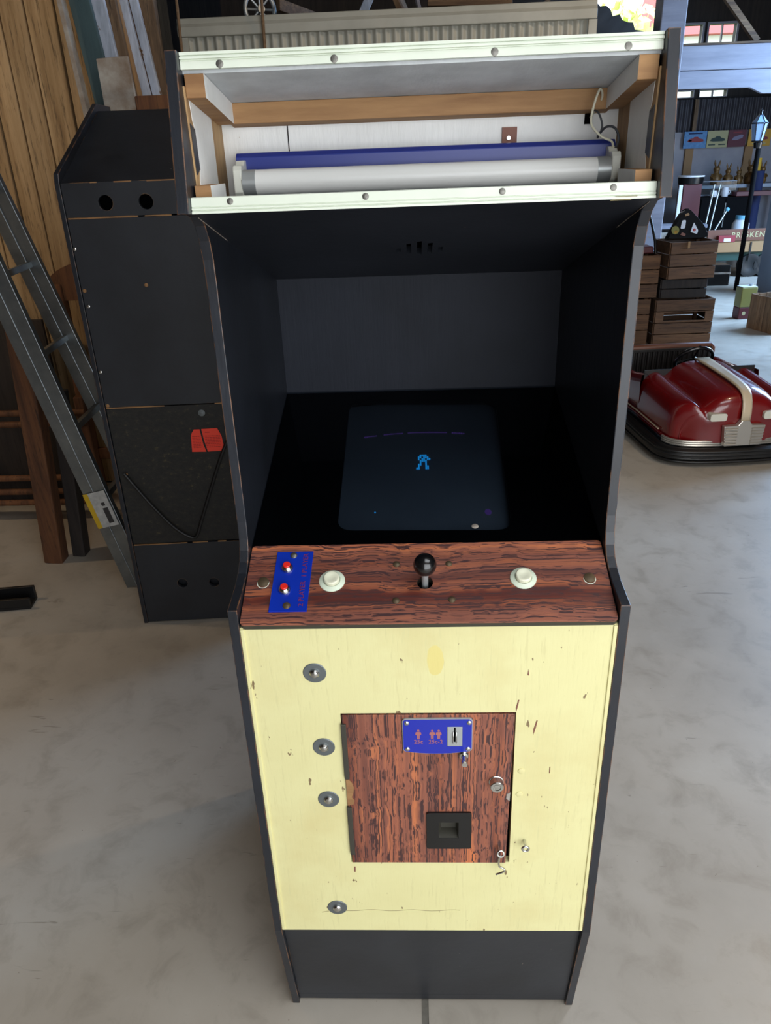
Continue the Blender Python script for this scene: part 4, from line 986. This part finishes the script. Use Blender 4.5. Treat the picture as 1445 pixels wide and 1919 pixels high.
MB().lathe((0,0,.18),(0,0,1),[(.03,0),(.06,0),(.06,.03),(.03,.03)],20).build('rim', 'black_plastic', jr, smooth=40)
# filing cabinet
fc = thing('filing_cabinet', 'grey steel filing cabinet beside the brown wagon', 'filing cabinet', (4.5,8.5,0), .06)
MB().bb(-.23,.23,-.28,.28,0,1.08).build('body', 'grey_steel', fc, bevel=.006)
for k in range(4):
    d_ = MB().bb(-.215,.215,-.30,-.28,.03+.26*k,.27+.26*k).build('drawer', 'grey_steel', fc, bevel=.005)
    MB().bb(.0,.10,-.322,-.30,.16+.26*k,.18+.26*k).build('handle', 'steel', d_, bevel=.004); MB().bb(-.02,.04,-.304,-.30,.21+.26*k,.24+.26*k).build('label_holder', 'steel', d_)
# black trunk case
tk = thing('black_suitcase', 'small black suitcase with a pale band on the floor by the wagon wheels', 'suitcase', (3.93,9.36,0), -.03)
MB().bb(-.2,.17,-.15,.15,0,.145).build('body', 'black_plastic', tk, bevel=.008); MB().bb(-.2,.17,-.15,.15,.165,.255).build('lid', 'black_plastic', tk, bevel=.012)
MB().bb(-.202,.172,-.152,.152,.143,.167).build('band', 'ply', tk)
# wagon
wg = thing('flat_wagon', 'wooden flat wagon on a green chassis with rubber tyres', 'wagon', (4.7,10.3,0), -.02)
for k in range(4): MB().bb(-.75,1.1,-.42+.21*k,-.22+.21*k,.42,.46).build('deck_plank', 'tan', wg, bevel=.004)
MB().bb(-.75,1.1,-.45,-.425,.33,.46).build('side_board', 'tan', wg, bevel=.004); MB().bb(-.7,1.05,-.4,-.36,.22,.33).build('chassis_beam', 'green', wg); MB().bb(-.7,1.05,.3,.36,.22,.33).build('chassis_beam', 'green', wg)
for x in (-.08,.12):
    t_ = MB().lathe((x,-.42,.15),(0,1,0),[(.0,.0),(.06,0),(.1,-.015),(.15,-.01),(.155,.03),(.155,.06),(.15,.09),(.06,.09),(0,.09)],24).build('tyre', 'rubber', wg, smooth=50)
MB().cyl((.02,-.40,.15),(.02,.4,.15),.025,10).build('axle', 'rubber', wg)
MB().bb(-.13,-.11,-.46,-.45,.2,.46).build('strap', 'rubber', wg)
# sign board standing on the wagon
sg = thing('sign_board', 'long dark sign board with white lettering on the wagon', 'sign', (4.42,9.95,.465), .05)
MB().bb(-.42,.42,-.015,.015,0,.15).build('board', 'car_brown', sg, bevel=.003)
text('lettering', 'BRIGKEN', .1, basis((.13,-.0165,.075),(1,0,0),(0,0,1)), 'sign_cream', sg, spacing=1.15)
bxr = thing('toy_box', 'small red and white cardboard box on the wagon edge', 'box', (4.24,9.88,.462))
MB().bb(-.11,.11,-.03,.03,0,.085).build('carton', 'sign_red', bxr, bevel=.003); MB().bb(-.04,.05,-.0315,-.03,.01,.05).build('carton_print', 'white_gloss', bxr)
# black double cupboard
bcp = thing('black_cupboard', 'black two-door cupboard behind the wagon', 'cupboard', (4.82,11.75,0))
MB().bb(-.4,.36,-.2,.25,0,.93).build('body', 'matte_black', bcp, bevel=.006)
for x0, x1 in ((-.385,-.025),(-.015,.345)): MB().bb(x0,x1,-.215,-.2,.04,.91).build('door', 'matte_black', bcp, bevel=.004)
MB().cyl((-.03,-.225,.5),(-.02,-.225,.85),.008,8).build('handle', 'alu', bcp)
# table behind with figures
tb2 = thing('display_table', 'grey display table holding the row of bronze animal figures', 'table', (5.25,12.35,0))
MB().bb(-.75,.9,-.25,.3,1.03,1.08).build('top', 'grey_steel', tb2)
for x in (-.7,.85):
    for y in (-.2,.25): MB().bb(x-.03,x+.03,y-.03,y+.03,0,1.03).build('leg', 'grey_steel', tb2)
gc = thing('glass_case', 'low glass display case under the table edge', 'display case', (4.75,11.95,.94))
MB().bb(-.28,.3,-.1,.1,0,.015).build('base', 'grey_steel', gc); MB().bb(-.28,.3,-.1,-.095,.015,.2).build('glass_front', 'pane', gc); MB().bb(-.28,.3,-.1,.1,.2,.21).build('top', 'grey_steel', gc)
for x in (-.28,.29): MB().bb(x,x+.01,-.1,.1,.015,.2).build('glass_side', 'pane', gc)
fg = thing('animal_figure', 'long-eared bronze animal figure standing in a row on the display table', 'figurine', (4.86,12.25,1.081), 0, 'bronze animal figures on the display table')
MB().lathe((0,0,0),(0,0,1),[(0,0),(.07,0),(.085,.05),(.075,.12),(.04,.17),(.035,.185),(.05,.21),(.05,.24),(.03,.265),(0,.27)],14).build('body', 'gold', fg, smooth=60)
for s in (-1,1): MB().tube([(s*.02,0,.255),(s*.035,0,.31),(s*.045,0,.36)],[.012,.018,.004],8).build('ear', 'gold', fg, smooth=60)
for s in (-1,1): MB().tube([(s*.06,0,.15),(s*.085,-.03,.11),(s*.06,-.07,.1)],.016,8).build('arm', 'gold', fg, smooth=60)
for x, sc2 in [(5.045,.85),(5.215,.75),(5.39,1.0),(5.58,.9)]:
    c = copy_tree(fg); c.location = (x,12.25,1.081); c.scale = (sc2,)*3; c.rotation_euler = (0,0,random.uniform(-.5,.5))
# white mugs and small pieces on the cupboard
for k, (x, h, lab) in enumerate([(4.66,.09,'small white pot on the black cupboard'),(4.83,.13,'tall white pot on the black cupboard')]):
    t = thing('white_pot', lab, 'pot', (x,11.7,.931)); MB().lathe((0,0,0),(0,0,1),[(0,0),(.045,0),(.055,h*.5),(.045,h),(.035,h),(.035,h-.02),(0,h-.02)],16).build('body', 'white_gloss', t, smooth=50)
    MB().tube([(.045,0,h*.7),(.08,0,h*.6),(.075,0,h*.3),(.045,0,h*.25)],.007,6).build('handle', 'white_gloss', t, smooth=60)
tag(MB().bb(4.95,5.5,11.55,11.75,.935,1.0).build('red_shelf_board', 'maroon', bevel=.006), 'maroon board lying across the black cupboard', 'board')
ct = thing('white_canister', 'white canister with a blue lid by the filing cabinet', 'canister', (4.82,10.9,0))
MB().lathe((0,0,0),(0,0,1),[(0,0),(.12,0),(.12,.6),(.08,.66),(0,.66)],18).build('body', 'white_gloss', ct, smooth=40); MB().lathe((0,0,.66),(0,0,1),[(0,0),(.085,0),(.085,.05),(0,.05)],18).build('lid', 'pale_blue', ct, smooth=40)
ru = thing('rolled_banner', 'navy rolled cloth with a yellow top standing by the figures', 'cloth roll', (5.42,12.0,0))
MB().cyl((0,0,0),(0,0,1.27),.085,16).build('roll', 'navy', ru, smooth=40); MB().cyl((-.03,0,1.27),(-.03,0,1.45),.045,14).build('yellow_end', 'yellow_s', ru, smooth=40)
# red pedestal
rp = thing('red_pedestal', 'dark red pedestal with a black rim and white top', 'pedestal', (4.03,10.95,0))
MB().bb(-.13,.13,-.13,.13,0,1.16).build('column', 'maroon', rp, bevel=.008); MB().lathe((0,0,1.16),(0,0,1),[(0,0),(.17,0),(.18,.09),(0,.09)],28).build('rim', 'black_plastic', rp, smooth=40)
MB().lathe((0,0,1.25),(0,0,1),[(0,0),(.185,0),(.185,.02),(0,.02)],28).build('top', 'white_gloss', rp, smooth=40)
tag(MB().bb(3.70,3.75,10.4,10.43,0,1.17).build('white_frame_strip', 'white_gloss', bevel=.004), 'white upright strip standing beside the red pedestal', 'strip')
for k, (a, b3, m_, lab) in enumerate([((4.2,10.45,.46),(4.33,10.6,1.15),'alu','grey metal pole leaning right beside the red pedestal'),((4.13,10.45,.46),(4.25,10.6,1.15),'alu','second grey metal pole leaning beside the red pedestal'),((4.22,10.4,.472),(4.44,10.5,.83),'alu','short metal rod with a pale blue knob on the wagon')]):
    t = thing('metal_pole', lab, 'pole', (0,0,0)); MB().cyl(a,b3,.011,10).build('rod', m_, t, smooth=40)
    if k == 2: MB().sphere(b3,.03,14,8).build('knob', 'pale_blue', t, smooth=80)
# posters on the far wall
def poster(x0, x1, m_, lab, art):
    t = thing('wall_poster', lab, 'poster', (0,0,0)); MB().bb(x0,x1,12.90,12.915,1.615,1.865).build('sheet', m_, t)
    for P, mm in art: MB().prism([(x0+(x1-x0)*u, 1.615+.25*v) for u, v in P], 1, 12.897, 12.90).build('artwork', mm, t)
carp = lambda dx=0: [(.15,.40),(.22,.55),(.38,.60),(.45,.68),(.6,.68),(.68,.58),(.85,.52),(.88,.40),(.75,.36),(.3,.36)]
bar = lambda a, b, v: [(a,v),(b,v),(b,v+.07),(a,v+.07)]
poster(4.50,4.865,'sign_blue','blue poster with a red car on the far wall',[(carp(),'sign_red'),(bar(.2,.8,.84),'navy'),([(.2,.42),(.35,.42),(.35,.5),(.22,.5)],'white_gloss')])
poster(4.875,5.205,'sign_cream','cream poster with a dark green car on the far wall',[(carp(),'sign_dk'),(bar(.08,.42,.14),'sign_dk'),(bar(.58,.92,.14),'sign_dk')])
poster(5.215,5.50,'sign_maroon','maroon poster with a pale grey car on the far wall',[([(.2,.4),(.3,.58),(.7,.72),(.85,.68),(.8,.52),(.5,.4)],'sign_grey'),(bar(.25,.75,.82),'sign_red')])
poster(5.54,5.9,'sign_yellow','yellow poster with a red car behind the lantern',[(carp(),'sign_red'),(bar(.2,.8,.12),'sign_cream')])
# street lantern
la = thing('street_lantern', 'black street lantern on a post beside the filing cabinet', 'lantern', (4.02,8.85,0))
MB().cyl((.03,0,0),(.03,0,1.66),.028,14).build('post', 'matte_black', la, smooth=40)
def hexa(z0, r0, z1, r1):
    return MB().lathe((0,0,0),(0,0,1),[(0,z0),(r0,z0),(r1,z1),(0,z1)],6)
hexa(1.68,.055,1.86,.085).build('glass', 'lantern_glass', la); hexa(1.86,.095,1.945,.025).build('hood', 'lantern_glass', la)
for z, r in ((1.675,.058),(1.862,.093)): MB().tube([(r*math.cos(a),r*math.sin(a),z) for a in [PI/3*i for i in range(6)]],.007,6,True).build('ring', 'black_satin', la)
u0, w0, _ = MB().frame((0,0,1))
for i in range(6):
    d = u0*math.cos(PI/3*i)+w0*math.sin(PI/3*i)
    MB().tube([d*.057+Vector((0,0,1.675)), d*.09+Vector((0,0,1.862)), d*.027+Vector((0,0,1.945))],.005,6).build('bar', 'black_satin', la)
MB().lathe((0,0,1.945),(0,0,1),[(0,0),(.025,0),(.012,.03),(.016,.045),(0,.07)],12).build('finial', 'black_satin', la, smooth=50)
MB().lathe((.015,0,1.60),(0,0,1),[(0,0),(.04,0),(.05,.06),(.03,.08),(0,.08)],12).build('bracket', 'black_satin', la, smooth=50)
